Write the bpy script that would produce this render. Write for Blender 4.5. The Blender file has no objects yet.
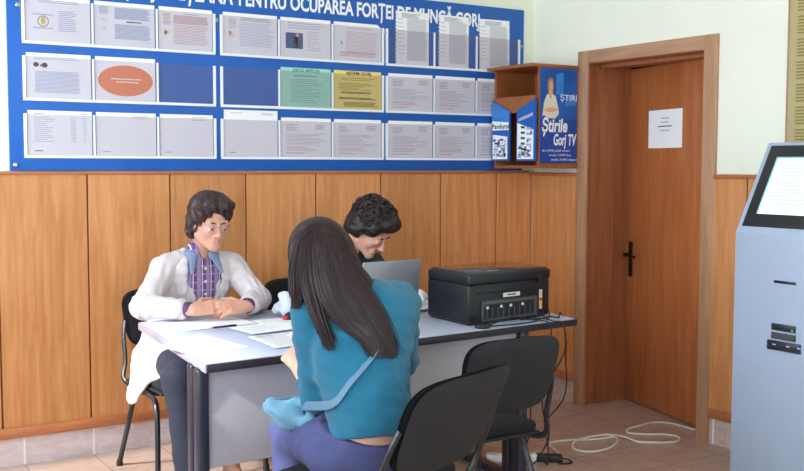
import bpy, bmesh, math, random
import numpy as np
from mathutils import Vector, Matrix
from mathutils.bvhtree import BVHTree

random.seed(7)
SC = bpy.context.scene
COL = SC.collection
R = math.radians
PI = math.pi

# ------------------------------------------------------------------ materials
def lin(c):
    o = []
    for v in c[:3]:
        v = v / 255.0
        o.append(v / 12.92 if v <= 0.04045 else ((v + 0.055) / 1.055) ** 2.4)
    return (o[0], o[1], o[2], 1.0)

MATS = {}
def base_mat(name):
    m = bpy.data.materials.new(name)
    m.use_nodes = True
    nt = m.node_tree
    for n in list(nt.nodes): nt.nodes.remove(n)
    out = nt.nodes.new('ShaderNodeOutputMaterial')
    b = nt.nodes.new('ShaderNodeBsdfPrincipled')
    nt.links.new(b.outputs[0], out.inputs[0])
    MATS[name] = m
    return m, nt, b, out

def mat(name, col, rough=0.5, metal=0.0, spec=0.5, var=0.0, scale=30.0, stretch=(1, 1, 1), bump=0.0, bscale=None, sheen=0.0, sss=0.0, emit=None, coat=0.0):
    m, nt, b, out = base_mat(name)
    b.inputs['Base Color'].default_value = lin(col)
    b.inputs['Roughness'].default_value = rough
    b.inputs['Metallic'].default_value = metal
    b.inputs['Specular IOR Level'].default_value = spec
    if sheen: b.inputs['Sheen Weight'].default_value = sheen
    if coat: b.inputs['Coat Weight'].default_value = coat
    if sss:
        b.inputs['Subsurface Weight'].default_value = sss
        b.inputs['Subsurface Radius'].default_value = (0.01, 0.004, 0.002)
    if emit:
        b.inputs['Emission Color'].default_value = lin(emit[0])
        b.inputs['Emission Strength'].default_value = emit[1]
    if var or bump:
        tc = nt.nodes.new('ShaderNodeTexCoord')
        mp = nt.nodes.new('ShaderNodeMapping')
        mp.inputs['Scale'].default_value = stretch
        nt.links.new(tc.outputs['Object'], mp.inputs[0])
        nz = nt.nodes.new('ShaderNodeTexNoise')
        nz.inputs['Scale'].default_value = scale
        nz.inputs['Detail'].default_value = 4
        nt.links.new(mp.outputs[0], nz.inputs['Vector'])
        if var:
            mx = nt.nodes.new('ShaderNodeMix'); mx.data_type = 'RGBA'
            c = lin(col)
            mx.inputs['A'].default_value = tuple(max(0, v * (1 - var)) for v in c[:3]) + (1,)
            mx.inputs['B'].default_value = tuple(min(1, v * (1 + var)) for v in c[:3]) + (1,)
            cr = nt.nodes.new('ShaderNodeMapRange')
            cr.inputs['From Min'].default_value = 0.3; cr.inputs['From Max'].default_value = 0.7
            nt.links.new(nz.outputs['Fac'], cr.inputs['Value'])
            nt.links.new(cr.outputs[0], mx.inputs['Factor'])
            nt.links.new(mx.outputs['Result'], b.inputs['Base Color'])
        if bump:
            bp = nt.nodes.new('ShaderNodeBump')
            bp.inputs['Strength'].default_value = bump
            bp.inputs['Distance'].default_value = 0.01
            if bscale:
                n2 = nt.nodes.new('ShaderNodeTexNoise'); n2.inputs['Scale'].default_value = bscale
                n2.inputs['Detail'].default_value = 3
                nt.links.new(mp.outputs[0], n2.inputs['Vector'])
                nt.links.new(n2.outputs['Fac'], bp.inputs['Height'])
            else:
                nt.links.new(nz.outputs['Fac'], bp.inputs['Height'])
            nt.links.new(bp.outputs[0], b.inputs['Normal'])
    return m

def math_node(nt, op, a, bb=None):
    n = nt.nodes.new('ShaderNodeMath'); n.operation = op
    for i, v in enumerate((a, bb)):
        if v is None: continue
        if isinstance(v, (int, float)): n.inputs[i].default_value = v
        else: nt.links.new(v, n.inputs[i])
    return n.outputs[0]

def wood(name, c1, c2, grain=(14, 14, 1.0), rough=0.38, panel=0.0, paxis=0, poff=0.0, spec=0.4):
    """veneer: long noise streaks along the grain, and a slightly different tone for each board"""
    m, nt, b, out = base_mat(name)
    tc = nt.nodes.new('ShaderNodeTexCoord')
    mp = nt.nodes.new('ShaderNodeMapping'); mp.inputs['Scale'].default_value = grain
    nt.links.new(tc.outputs['Object'], mp.inputs[0])
    nz = nt.nodes.new('ShaderNodeTexNoise'); nz.inputs['Scale'].default_value = 2.2
    nz.inputs['Detail'].default_value = 6; nz.inputs['Roughness'].default_value = 0.6
    nz.inputs['Distortion'].default_value = 0.6
    nt.links.new(mp.outputs[0], nz.inputs['Vector'])
    cr = nt.nodes.new('ShaderNodeValToRGB')
    cr.color_ramp.elements[0].position = 0.32; cr.color_ramp.elements[0].color = lin(c1)
    cr.color_ramp.elements[1].position = 0.68; cr.color_ramp.elements[1].color = lin(c2)
    nt.links.new(nz.outputs['Fac'], cr.inputs[0])
    res = cr.outputs[0]
    if panel:
        sp = nt.nodes.new('ShaderNodeSeparateXYZ'); nt.links.new(tc.outputs['Object'], sp.inputs[0])
        q = math_node(nt, 'FLOOR', math_node(nt, 'DIVIDE', math_node(nt, 'SUBTRACT', sp.outputs[paxis], poff), panel))
        wn = nt.nodes.new('ShaderNodeTexWhiteNoise'); wn.noise_dimensions = '1D'
        nt.links.new(q, wn.inputs['W'])
        v = math_node(nt, 'ADD', math_node(nt, 'MULTIPLY', wn.outputs['Value'], 0.16), 0.92)
        hs = nt.nodes.new('ShaderNodeHueSaturation'); nt.links.new(res, hs.inputs['Color'])
        nt.links.new(v, hs.inputs['Value'])
        res = hs.outputs[0]
    nt.links.new(res, b.inputs['Base Color'])
    b.inputs['Roughness'].default_value = rough
    b.inputs['Specular IOR Level'].default_value = spec
    return m

def tile_mat(name, c1, c2, cg, size, ox, oy, axes=(0, 1), gw=0.012, rough=0.25):
    """marbled ceramic tiles with grout"""
    m, nt, b, out = base_mat(name)
    tc = nt.nodes.new('ShaderNodeTexCoord')
    sp = nt.nodes.new('ShaderNodeSeparateXYZ'); nt.links.new(tc.outputs['Object'], sp.inputs[0])
    gs, qs = [], []
    for ax, o in zip(axes, (ox, oy)):
        if ax is None: continue
        u = math_node(nt, 'DIVIDE', math_node(nt, 'SUBTRACT', sp.outputs[ax], o), size)
        fr = math_node(nt, 'FRACT', u)
        gs.append(math_node(nt, 'LESS_THAN', fr, gw)); qs.append(math_node(nt, 'FLOOR', u))
    g = gs[0] if len(gs) == 1 else math_node(nt, 'MAXIMUM', gs[0], gs[1])
    q = qs[0] if len(qs) == 1 else math_node(nt, 'ADD', qs[0], math_node(nt, 'MULTIPLY', qs[1], 17.3))
    wn = nt.nodes.new('ShaderNodeTexWhiteNoise'); wn.noise_dimensions = '1D'; nt.links.new(q, wn.inputs['W'])
    mp = nt.nodes.new('ShaderNodeMapping'); mp.inputs['Scale'].default_value = (2.2, 7, 7)
    mp.inputs['Rotation'].default_value = (0, 0, 0.35)
    nt.links.new(tc.outputs['Object'], mp.inputs[0])
    ad = nt.nodes.new('ShaderNodeVectorMath'); ad.operation = 'ADD'
    nt.links.new(mp.outputs[0], ad.inputs[0]); nt.links.new(wn.outputs['Color'], ad.inputs[1])
    nz = nt.nodes.new('ShaderNodeTexNoise'); nz.inputs['Scale'].default_value = 3.0
    nz.inputs['Detail'].default_value = 7; nz.inputs['Roughness'].default_value = 0.65; nz.inputs['Distortion'].default_value = 1.2
    nt.links.new(ad.outputs[0], nz.inputs['Vector'])
    cr = nt.nodes.new('ShaderNodeValToRGB')
    cr.color_ramp.elements[0].position = 0.3; cr.color_ramp.elements[0].color = lin(c1)
    cr.color_ramp.elements[1].position = 0.7; cr.color_ramp.elements[1].color = lin(c2)
    nt.links.new(nz.outputs['Fac'], cr.inputs[0])
    mx = nt.nodes.new('ShaderNodeMix'); mx.data_type = 'RGBA'
    nt.links.new(g, mx.inputs['Factor']); nt.links.new(cr.outputs[0], mx.inputs['A']); mx.inputs['B'].default_value = lin(cg)
    nt.links.new(mx.outputs['Result'], b.inputs['Base Color'])
    rr = math_node(nt, 'ADD', math_node(nt, 'MULTIPLY', g, 0.5), rough)
    nt.links.new(rr, b.inputs['Roughness'])
    return m

def plaid(name, c0, c1, c2, p=0.034):
    m, nt, b, out = base_mat(name)
    tc = nt.nodes.new('ShaderNodeTexCoord')
    sp = nt.nodes.new('ShaderNodeSeparateXYZ'); nt.links.new(tc.outputs['Object'], sp.inputs[0])
    def stripe(ax, per, w, off):
        f = math_node(nt, 'FRACT', math_node(nt, 'DIVIDE', math_node(nt, 'ADD', sp.outputs[ax], off), per))
        return math_node(nt, 'LESS_THAN', f, w)
    def mixc(fac, a, bcol):
        mx = nt.nodes.new('ShaderNodeMix'); mx.data_type = 'RGBA'
        nt.links.new(fac, mx.inputs['Factor'])
        if isinstance(a, tuple): mx.inputs['A'].default_value = a
        else: nt.links.new(a, mx.inputs['A'])
        mx.inputs['B'].default_value = bcol
        return mx.outputs['Result']
    r = mixc(stripe(0, p * 2, 0.42, 0.01), lin(c0), lin(c1))
    r = mixc(stripe(2, p * 1.7, 0.2, 0), r, lin(c1))
    r = mixc(stripe(0, p * 2, 0.1, 0.03), r, lin(c2))
    nt.links.new(r, b.inputs['Base Color']); b.inputs['Roughness'].default_value = 0.85
    return m

def clear_mat(name, tint, gl=0.07, rough=0.25):
    m, nt, b, out = base_mat(name)
    nt.nodes.remove(b)
    t = nt.nodes.new('ShaderNodeBsdfTransparent'); t.inputs[0].default_value = tint
    g = nt.nodes.new('ShaderNodeBsdfGlossy'); g.inputs['Roughness'].default_value = rough
    mx = nt.nodes.new('ShaderNodeMixShader'); mx.inputs[0].default_value = gl
    nt.links.new(t.outputs[0], mx.inputs[1]); nt.links.new(g.outputs[0], mx.inputs[2])
    nt.links.new(mx.outputs[0], out.inputs[0])
    return m

mat('wall_paint', (236, 238, 222), 0.9, spec=0.2, var=0.02, scale=3)
mat('ceiling_paint', (240, 240, 236), 0.9, spec=0.2, var=0.01, scale=3)
wood('panel_wood', (196, 128, 74), (220, 156, 102), panel=0.42, paxis=0, poff=-2.814)
wood('panel_wood_side', (196, 128, 74), (220, 156, 102), panel=0.42, paxis=1, poff=-0.02)
wood('rail_wood', (166, 98, 62), (190, 120, 80), grain=(1.5, 14, 14))
wood('frame_wood', (166, 122, 92), (188, 146, 114), grain=(14, 14, 1.2))
wood('frame_wood_across', (166, 122, 92), (188, 146, 114), grain=(14, 1.2, 14))
wood('jamb_wood', (150, 90, 56), (174, 110, 72))
wood('door_wood', (164, 92, 50), (190, 118, 70), grain=(9, 9, 0.8), rough=0.3)
wood('box_wood', (140, 80, 42), (166, 100, 56), grain=(3, 14, 3), rough=0.4)
mat('groove', (120, 66, 36), 0.8)
tile_mat('floor_tile', (164, 134, 118), (196, 170, 156), (124, 98, 84), 0.333, -2.807, -0.0, rough=0.28)
tile_mat('skirting_tile', (206, 188, 190), (230, 216, 216), (238, 236, 232), 0.333, -2.807, 0, axes=(0, None), gw=0.03)
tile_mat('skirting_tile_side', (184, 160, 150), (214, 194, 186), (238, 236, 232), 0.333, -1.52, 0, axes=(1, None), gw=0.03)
mat('board_blue', (26, 94, 180), 0.42, spec=0.4, var=0.03, scale=4)
mat('white_plastic', (240, 242, 244), 0.4)
clear_mat('clear_plastic', (0.91, 0.90, 0.925, 1), 0.04, 0.35)
mat('paper', (246, 246, 248), 0.85, spec=0.2)
mat('paper_green', (168, 224, 202), 0.85, spec=0.2)
mat('paper_yellow', (240, 222, 128), 0.85, spec=0.2)
mat('paper_cream', (180, 166, 126), 0.7, spec=0.3, var=0.05, scale=5)
mat('ink_grey', (172, 172, 182), 0.9)
mat('ink_dark', (70, 70, 78), 0.9)
mat('ink_blue', (158, 176, 212), 0.9)
mat('ink_red', (212, 170, 172), 0.9)
mat('ink_green', (96, 150, 126), 0.9)
mat('ink_olive', (136, 122, 48), 0.9)
mat('orange_print', (240, 140, 96), 0.85)
mat('yellow_print', (226, 206, 70), 0.85)
mat('photo_blue', (66, 98, 150), 0.7)
mat('photo_dark', (60, 64, 70), 0.7)
mat('steel', (170, 172, 176), 0.3, metal=1.0)
mat('poster_blue', (22, 92, 178), 0.35, var=0.25, scale=5)
mat('poster_light', (60, 128, 204), 0.35, var=0.15, scale=8)
mat('poster_deep', (18, 70, 160), 0.35)
mat('print_skin', (222, 172, 146), 0.5)
mat('print_cream', (226, 222, 200), 0.5)
mat('print_hair', (176, 128, 74), 0.5)
mat('print_white', (244, 246, 250), 0.5)
mat('print_lilac', (170, 172, 206), 0.5)
mat('desk_top', (184, 192, 214), 0.35, spec=0.5, var=0.02, scale=20)
mat('desk_edge_dark', (34, 34, 42), 0.5)
mat('desk_edge_side', (150, 142, 158), 0.5)
mat('desk_panel', (176, 174, 184), 0.55, var=0.03, scale=60)
mat('desk_leg', (36, 38, 52), 0.32, spec=0.6)
mat('printer_black', (18, 20, 25), 0.34, spec=0.5)
mat('printer_gloss', (24, 22, 24), 0.12, spec=0.6, coat=0.4)
mat('printer_grey', (72, 72, 76), 0.45)
mat('printer_slot', (14, 14, 16), 0.5)
mat('label_white', (214, 214, 210), 0.6)
mat('label_yellow', (214, 168, 52), 0.6)
mat('label_red', (188, 66, 52), 0.6)
mat('laptop_silver', (150, 154, 162), 0.38, metal=0.35)
mat('laptop_keys', (40, 42, 46), 0.5)
mat('laptop_screen', (30, 40, 60), 0.2, emit=((120, 150, 190), 0.5))
mat('black_cable', (18, 17, 19), 0.5)
mat('white_cable', (222, 214, 200), 0.5)
mat('black_plastic', (24, 24, 28), 0.45)
mat('dark_glass', (20, 20, 26), 0.12)
mat('red_plastic', (176, 40, 44), 0.4)
mat('chair_shell', (34, 35, 39), 0.6, spec=0.3, var=0.05, scale=150, bump=0.15)
mat('chair_fabric', (20, 20, 23), 0.95, var=0.1, scale=120, bump=0.3)
mat('chair_tube', (26, 28, 36), 0.35, spec=0.6)
mat('kiosk_paint', (166, 180, 203), 0.45, var=0.015, scale=40)
mat('kiosk_black', (22, 23, 27), 0.3)
mat('kiosk_dark', (44, 46, 54), 0.35)
mat('kiosk_green', (70, 200, 110), 0.4, emit=((70, 220, 110), 0.6))
mat('kiosk_screen', (200, 205, 210), 0.2, emit=((224, 240, 238), 0.85))
mat('screen_bar', (120, 180, 196), 0.2, emit=((110, 176, 200), 0.55))
mat('screen_line', (150, 170, 200), 0.2, emit=((176, 200, 214), 0.6))
mat('bronze', (58, 44, 34), 0.35, metal=0.8)
mat('skin_w', (214, 158, 136), 0.5, sss=0.08, var=0.04, scale=25)
mat('skin_g', (222, 170, 148), 0.5, sss=0.08, var=0.04, scale=25)
mat('lips', (186, 116, 104), 0.45)
mat('eye_white', (226, 222, 216), 0.25)
mat('eye_dark', (36, 24, 18), 0.2)
mat('brow', (58, 38, 30), 0.8)
mat('hair_brown', (56, 36, 36), 0.42, spec=0.5, var=0.35, scale=60, stretch=(1, 1, 0.25))
mat('hair_dark', (36, 25, 24), 0.5, spec=0.4, var=0.35, scale=60)
mat('hair_long', (40, 26, 27), 0.45, spec=0.3, var=0.4, scale=70, stretch=(1, 1, 0.12))
mat('jacket_cream', (212, 202, 204), 0.85, var=0.03, scale=40, bump=0.12, bscale=120, sheen=0.1)
mat('jacket_dark', (44, 50, 48), 0.85, var=0.08, scale=40)
plaid('plaid_shirt', (112, 66, 108), (150, 130, 176), (214, 208, 224), .022)
mat('collar_blue', (126, 140, 172), 0.85)
mat('cuff_purple', (92, 62, 100), 0.85)
mat('shirt_cream', (206, 196, 180), 0.85)
mat('trouser_navy', (30, 34, 50), 0.85, var=0.06, scale=30, bump=0.1)
mat('trouser_black', (28, 28, 32), 0.85)
mat('jeans', (72, 77, 122), 0.88, var=0.06, scale=140, bump=0.25)
mat('teal_knit', (20, 104, 134), 0.9, var=0.07, scale=260, stretch=(1, 1, 3), bump=0.35, sheen=0.15)
mat('bag_blue', (112, 164, 190), 0.6, var=0.06, scale=14, bump=0.2, bscale=20)
mat('strap_blue', (88, 122, 148), 0.6)
mat('shoe_black', (22, 22, 25), 0.4)
mat('gold', (206, 160, 84), 0.25, metal=1.0)
mat('cloth_white', (206, 210, 222), 0.8, var=0.12, scale=12, bump=0.3, bscale=18)
mat('pen_blue', (40, 52, 104), 0.35)
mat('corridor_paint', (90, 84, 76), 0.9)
mat('window_white', (240, 240, 240), 0.5)
clear_mat('window_glass', (0.96, 0.97, 0.97, 1), 0.04, 0.02)

# ------------------------------------------------------------------ mesh helpers
def tag(o, label=None, cat=None, group=None, kind=None):
    if label: o['label'] = label
    if cat: o['category'] = cat
    if group: o['group'] = group
    if kind: o['kind'] = kind
    return o

def empty(name, label, cat, loc=(0, 0, 0), rz=0.0, group=None):
    o = bpy.data.objects.new(name, None)
    o.empty_display_size = 0.05
    COL.objects.link(o)
    o.location = loc; o.rotation_euler = (0, 0, rz)
    return tag(o, label, cat, group)

def copy_tree(o, parent=None):
    c = o.copy(); COL.objects.link(c)
    if parent is not None:
        c.parent = parent
    for ch in list(o.children): copy_tree(ch, c)
    return c

class MB:
    """collects shapes, each with its own material, into one mesh"""
    def __init__(s): s.bm = bmesh.new(); s.mats = []
    def mi(s, m):
        if m not in s.mats: s.mats.append(m)
        return s.mats.index(m)
    def _take(s, verts, faces, m, M=None, smooth=True):
        i = s.mi(m)
        vs = [s.bm.verts.new((M @ Vector(v)) if M is not None else Vector(v)) for v in verts]
        for f in faces:
            try:
                fc = s.bm.faces.new([vs[k] for k in f]); fc.material_index = i; fc.smooth = smooth
            except ValueError: pass
        return vs
    def box(s, lo, hi, m, M=None, bevel=0.0, seg=2, taper=None):
        x0, y0, z0 = lo; x1, y1, z1 = hi
        t = bmesh.new()
        vs = [t.verts.new(p) for p in [(x0, y0, z0), (x1, y0, z0), (x1, y1, z0), (x0, y1, z0), (x0, y0, z1), (x1, y0, z1), (x1, y1, z1), (x0, y1, z1)]]
        for f in [(0, 3, 2, 1), (4, 5, 6, 7), (0, 1, 5, 4), (1, 2, 6, 5), (2, 3, 7, 6), (3, 0, 4, 7)]: t.faces.new([vs[k] for k in f])
        if bevel:
            bmesh.ops.bevel(t, geom=list(t.edges), offset=bevel, segments=seg, affect='EDGES', profile=0.5)
        t.verts.index_update()
        s._take([v.co.copy() for v in t.verts], [[v.index for v in f.verts] for f in t.faces], m, M)
        t.free(); return s
    def tube(s, path, rad, m, n=8, closed=False, cap=True, M=None, flat=1.0, up=None):
        P = [Vector(p) for p in path]; k = len(P)
        if isinstance(rad, (int, float)): rad = [rad] * k
        verts, faces = [], []
        prev = None
        for i in range(k):
            if closed: d = P[(i + 1) % k] - P[i - 1]
            elif i == 0: d = P[1] - P[0]
            elif i == k - 1: d = P[-1] - P[-2]
            else: d = P[i + 1] - P[i - 1]
            if d.length < 1e-9: d = Vector((0, 0, 1))
            d.normalize()
            if prev is None:
                a = Vector(up) if up is not None else (Vector((0, 0, 1)) if abs(d.z) < 0.9 else Vector((1, 0, 0)))
                a = (a - d * a.dot(d)).normalized()
            else:
                a = (prev - d * prev.dot(d)).normalized()
            prev = a; b = d.cross(a)
            for j in range(n):
                an = 2 * PI * j / n
                verts.append(P[i] + (a * math.cos(an) * flat + b * math.sin(an)) * rad[i])
        for i in range(k if closed else k - 1):
            for j in range(n):
                i2 = (i + 1) % k; j2 = (j + 1) % n
                faces.append((i * n + j, i * n + j2, i2 * n + j2, i2 * n + j))
        if cap and not closed:
            faces.append(tuple(range(n - 1, -1, -1))); faces.append(tuple((k - 1) * n + j for j in range(n)))
        s._take(verts, faces, m, M); return s
    def lathe(s, prof, m, n=20, M=None):
        verts, faces = [], []
        for r, z in prof:
            for j in range(n):
                a = 2 * PI * j / n; verts.append((r * math.cos(a), r * math.sin(a), z))
        k = len(prof)
        for i in range(k - 1):
            for j in range(n):
                j2 = (j + 1) % n; faces.append((i * n + j, i * n + j2, (i + 1) * n + j2, (i + 1) * n + j))
        faces.append(tuple(range(n - 1, -1, -1))); faces.append(tuple((k - 1) * n + j for j in range(n)))
        s._take(verts, faces, m, M); return s
    def prism(s, poly, vec, m, M=None):
        n = len(poly); v = Vector(vec)
        verts = [Vector(p) for p in poly] + [Vector(p) + v for p in poly]
        faces = [tuple(range(n - 1, -1, -1)), tuple(range(n, 2 * n))] + [(i, (i + 1) % n, n + (i + 1) % n, n + i) for i in range(n)]
        s._take(verts, faces, m, M, smooth=False); return s
    def quad(s, a, b, c, d, m, M=None):
        s._take([a, b, c, d], [(0, 1, 2, 3)], m, M, smooth=False); return s
    def grid(s, fn, nu, nv, m, M=None):
        verts = [fn(i / nu, j / nv) for i in range(nu + 1) for j in range(nv + 1)]
        faces = [(i * (nv + 1) + j, (i + 1) * (nv + 1) + j, (i + 1) * (nv + 1) + j + 1, i * (nv + 1) + j + 1) for i in range(nu) for j in range(nv)]
        s._take(verts, faces, m, M); return s
    def build(s, name, parent=None, loc=None, rz=0.0, angle=40, fix=True):
        if fix: bmesh.ops.recalc_face_normals(s.bm, faces=list(s.bm.faces))
        me = bpy.data.meshes.new(name)
        s.bm.to_mesh(me); s.bm.free()
        for m in s.mats: me.materials.append(MATS[m])
        try: me.set_sharp_from_angle(angle=R(angle))
        except Exception: pass
        o = bpy.data.objects.new(name, me); COL.objects.link(o)
        if parent is not None: o.parent = parent
        if loc is not None: o.location = loc
        o.rotation_euler = (0, 0, rz)
        return o

def spline(pts, n=8):
    """Catmull-Rom through points"""
    P = [Vector(p) for p in pts]
    P = [P[0] * 2 - P[1]] + P + [P[-1] * 2 - P[-2]]
    out = []
    for i in range(1, len(P) - 2):
        for k in range(n):
            t = k / n
            out.append(0.5 * ((2 * P[i]) + (-P[i - 1] + P[i + 1]) * t + (2 * P[i - 1] - 5 * P[i] + 4 * P[i + 1] - P[i + 2]) * t * t + (-P[i - 1] + 3 * P[i] - 3 * P[i + 1] + P[i + 2]) * t ** 3))
    out.append(P[-2])
    return out

def text_obj(name, body, m, parent, width, height, origin, ax, up, bold=0.0, depth=0.0006, mirror=False, shear=0.0):
    """lettering as a mesh: lower-left corner at origin, stretched to width x height along ax, up"""
    cu = bpy.data.curves.new('lettering', 'FONT'); cu.body = body; cu.size = 1.0
    cu.offset = bold; cu.extrude = 0.001; cu.shear = shear; cu.resolution_u = 3
    t = bpy.data.objects.new('lettering', cu); COL.objects.link(t)
    dg = bpy.context.evaluated_depsgraph_get()
    me = bpy.data.meshes.new_from_object(t.evaluated_get(dg))
    bpy.data.objects.remove(t); bpy.data.curves.remove(cu)
    co = np.zeros(len(me.vertices) * 3); me.vertices.foreach_get('co', co); co = co.reshape(-1, 3)
    x0, x1 = co[:, 0].min(), co[:, 0].max()
    capz = 0.72
    u = (co[:, 0] - x0) / (x1 - x0)
    if mirror: u = 1 - u
    A = np.array(ax, float); U = np.array(up, float); N = np.cross(A, U)
    P = np.array(origin, float) + np.outer(u * width, A) + np.outer(co[:, 1] / capz * height, U) + np.outer(np.where(co[:, 2] > 0, depth, 0.0), N)
    if parent is not None and parent.type == 'EMPTY':
        pass
    me.vertices.foreach_set('co', P.ravel())
    if mirror: me.flip_normals()
    me.materials.clear(); me.materials.append(MATS[m]); me.update()
    o = bpy.data.objects.new(name, me); COL.objects.link(o)
    if parent is not None: o.parent = parent
    return o

# ------------------------------------------------------------------ distance-field modeller for bodies, hair and cloth
def smin(a, b, k):
    if k <= 0: return np.minimum(a, b)
    h = np.maximum(k - np.abs(a - b), 0) / k
    return np.minimum(a, b) - h * h * k * 0.25

class Field:
    def __init__(s, h=0.005): s.h = h; s.p = []
    def cone(s, a, b, r1, r2, m, k=0.02, sub=False, sq=None):
        a = np.array(a, float); b = np.array(b, float); R0 = max(r1, r2)
        s.p.append(dict(t='c', a=a, b=b, r1=r1, r2=r2, m=m, k=k, sub=sub, sq=sq, lo=np.minimum(a, b) - R0 - 0.01, hi=np.maximum(a, b) + R0 + 0.01)); return s
    def ell(s, c, r, m, k=0.02, M=None, sub=False):
        c = np.array(c, float); r = np.array([r] * 3 if isinstance(r, (int, float)) else r, float)
        M = np.eye(3) if M is None else np.array(M, float)
        e = np.sqrt(((M * r) ** 2).sum(1))
        s.p.append(dict(t='e', c=c, r=r, M=M, m=m, k=k, sub=sub, lo=c - e, hi=c + e)); return s
    def plane(s, pt, n, k=0.01):           # cuts away the side the normal points to
        s.p.append(dict(t='p', c=np.array(pt, float), n=np.array(n, float) / np.linalg.norm(n), k=k, sub=True, m=0, lo=None, hi=None)); return s
    def eval(s, noise=None):
        add = [q for q in s.p if not q['sub']]
        lo = np.min([q['lo'] for q in add], 0) - 0.03; hi = np.max([q['hi'] for q in add], 0) + 0.03
        n = np.ceil((hi - lo) / s.h).astype(int) + 1
        f = np.full(n, 0.3, np.float32); mt = np.zeros(n, np.int8)
        ax = [(lo[i] + s.h * np.arange(n[i])).astype(np.float32) for i in range(3)]
        for q in s.p:
            if q['lo'] is None: sl = (slice(None),) * 3
            else:
                pad = q['k'] + 3 * s.h + (0.02 if noise else 0)
                i0 = np.maximum(np.floor((q['lo'] - pad - lo) / s.h).astype(int), 0)
                i1 = np.minimum(np.ceil((q['hi'] + pad - lo) / s.h).astype(int) + 1, n)
                if np.any(i1 <= i0): continue
                sl = tuple(slice(i0[i], i1[i]) for i in range(3))
            X = ax[0][sl[0]][:, None, None]; Y = ax[1][sl[1]][None, :, None]; Z = ax[2][sl[2]][None, None, :]
            if q['t'] == 'c':
                a, b = q['a'], q['b']; ba = b - a; L = max(ba @ ba, 1e-9)
                t = np.clip(((X - a[0]) * ba[0] + (Y - a[1]) * ba[1] + (Z - a[2]) * ba[2]) / L, 0, 1)
                vx, vy, vz = X - a[0] - t * ba[0], Y - a[1] - t * ba[1], Z - a[2] - t * ba[2]
                if q['sq'] is not None:
                    nn, fac = np.array(q['sq'][0], float), q['sq'][1]; nn /= np.linalg.norm(nn)
                    w = (vx * nn[0] + vy * nn[1] + vz * nn[2]) * (1 / fac - 1)
                    vx, vy, vz = vx + nn[0] * w, vy + nn[1] * w, vz + nn[2] * w
                    d = (np.sqrt(vx * vx + vy * vy + vz * vz) - (q['r1'] + (q['r2'] - q['r1']) * t)) * min(1, max(fac, 0.35))
                else:
                    d = np.sqrt(vx * vx + vy * vy + vz * vz) - (q['r1'] + (q['r2'] - q['r1']) * t)
            elif q['t'] == 'e':
                c, r, M = q['c'], q['r'], q['M']
                dx, dy, dz = X - c[0], Y - c[1], Z - c[2]
                k0 = 0; k1 = 0
                for i in range(3):
                    u = (dx * M[0, i] + dy * M[1, i] + dz * M[2, i])
                    k0 = k0 + (u / r[i]) ** 2; k1 = k1 + (u / r[i] ** 2) ** 2
                k0 = np.sqrt(k0); d = k0 * (k0 - 1) / np.maximum(np.sqrt(k1), 1e-6)
            else:
                c, nn = q['c'], q['n']
                d = -((X - c[0]) * nn[0] + (Y - c[1]) * nn[1] + (Z - c[2]) * nn[2])
            d = d.astype(np.float32)
            g = f[sl]
            if q['sub']: f[sl] = -smin(-g, d, q['k'])
            else:
                mm = mt[sl]; mm[d < g] = q['m']
                f[sl] = smin(g, d, q['k'])
        if noise is not None:
            f += noise(ax[0][:, None, None], ax[1][None, :, None], ax[2][None, None, :]).astype(np.float32)
        return f, mt, lo
    def mesh(s, name, mats, parent=None, noise=None, origin=(0, 0, 0), smooth=1):
        f, mt, lo = s.eval(noise)
        sg = f < 0
        n = np.array(f.shape)
        cnt = np.zeros(n - 1, np.int8)
        cor = [(i, j, k) for i in (0, 1) for j in (0, 1) for k in (0, 1)]
        def sub(A, c): return A[c[0]:n[0] - 1 + c[0], c[1]:n[1] - 1 + c[1], c[2]:n[2] - 1 + c[2]]
        for c in cor: cnt += sub(sg, c)
        act = np.argwhere((cnt > 0) & (cnt < 8))
        idx = np.full(n - 1, -1, np.int32); idx[act[:, 0], act[:, 1], act[:, 2]] = np.arange(len(act))
        acc = np.zeros((len(act), 3)); num = np.zeros(len(act))
        vals = {c: f[act[:, 0] + c[0], act[:, 1] + c[1], act[:, 2] + c[2]] for c in cor}
        for c in cor:
            for a in range(3):
                if c[a] == 0:
                    e = list(c); e[a] = 1; e = tuple(e)
                    v0, v1 = vals[c], vals[e]; w = (v0 < 0) != (v1 < 0)
                    t = np.where(w, v0 / np.where(v0 == v1, 1, v0 - v1), 0)
                    p = np.array(c, float)[None, :].repeat(len(act), 0); p[:, a] += t
                    acc[w] += p[w]; num[w] += 1
        V = lo + (act + acc / num[:, None]) * s.h
        near = np.clip(np.round(act + acc / num[:, None]).astype(int), 0, n - 1)
        vm = mt[near[:, 0], near[:, 1], near[:, 2]]
        F = []
        for a in range(3):
            b, c = (a + 1) % 3, (a + 2) % 3
            s0 = [slice(None)] * 3; s1 = [slice(None)] * 3
            s0[a] = slice(0, -1); s1[a] = slice(1, None)
            A, B = sg[tuple(s0)], sg[tuple(s1)]
            E = np.argwhere(A != B)
            E = E[(E[:, b] > 0) & (E[:, c] > 0) & (E[:, b] < n[b] - 1) & (E[:, c] < n[c] - 1)]
            inside = sg[E[:, 0], E[:, 1], E[:, 2]]
            def q(db, dc):
                I = E.copy(); I[:, b] += db; I[:, c] += dc
                return idx[I[:, 0], I[:, 1], I[:, 2]]
            Q = np.stack([q(-1, -1), q(0, -1), q(0, 0), q(-1, 0)], 1)
            Q[~inside] = Q[~inside][:, ::-1]
            F.append(Q)
        F = np.concatenate(F); F = F[(F >= 0).all(1)]
        for _ in range(smooth):
            S = np.zeros_like(V); C = np.zeros(len(V))
            for i in range(4):
                np.add.at(S, F[:, i], V[F[:, (i + 1) % 4]] + V[F[:, (i + 3) % 4]]); np.add.at(C, F[:, i], 2)
            V = V * 0.5 + 0.5 * S / np.maximum(C, 1)[:, None]
        V = V - np.array(origin)
        me = bpy.data.meshes.new(name)
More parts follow.
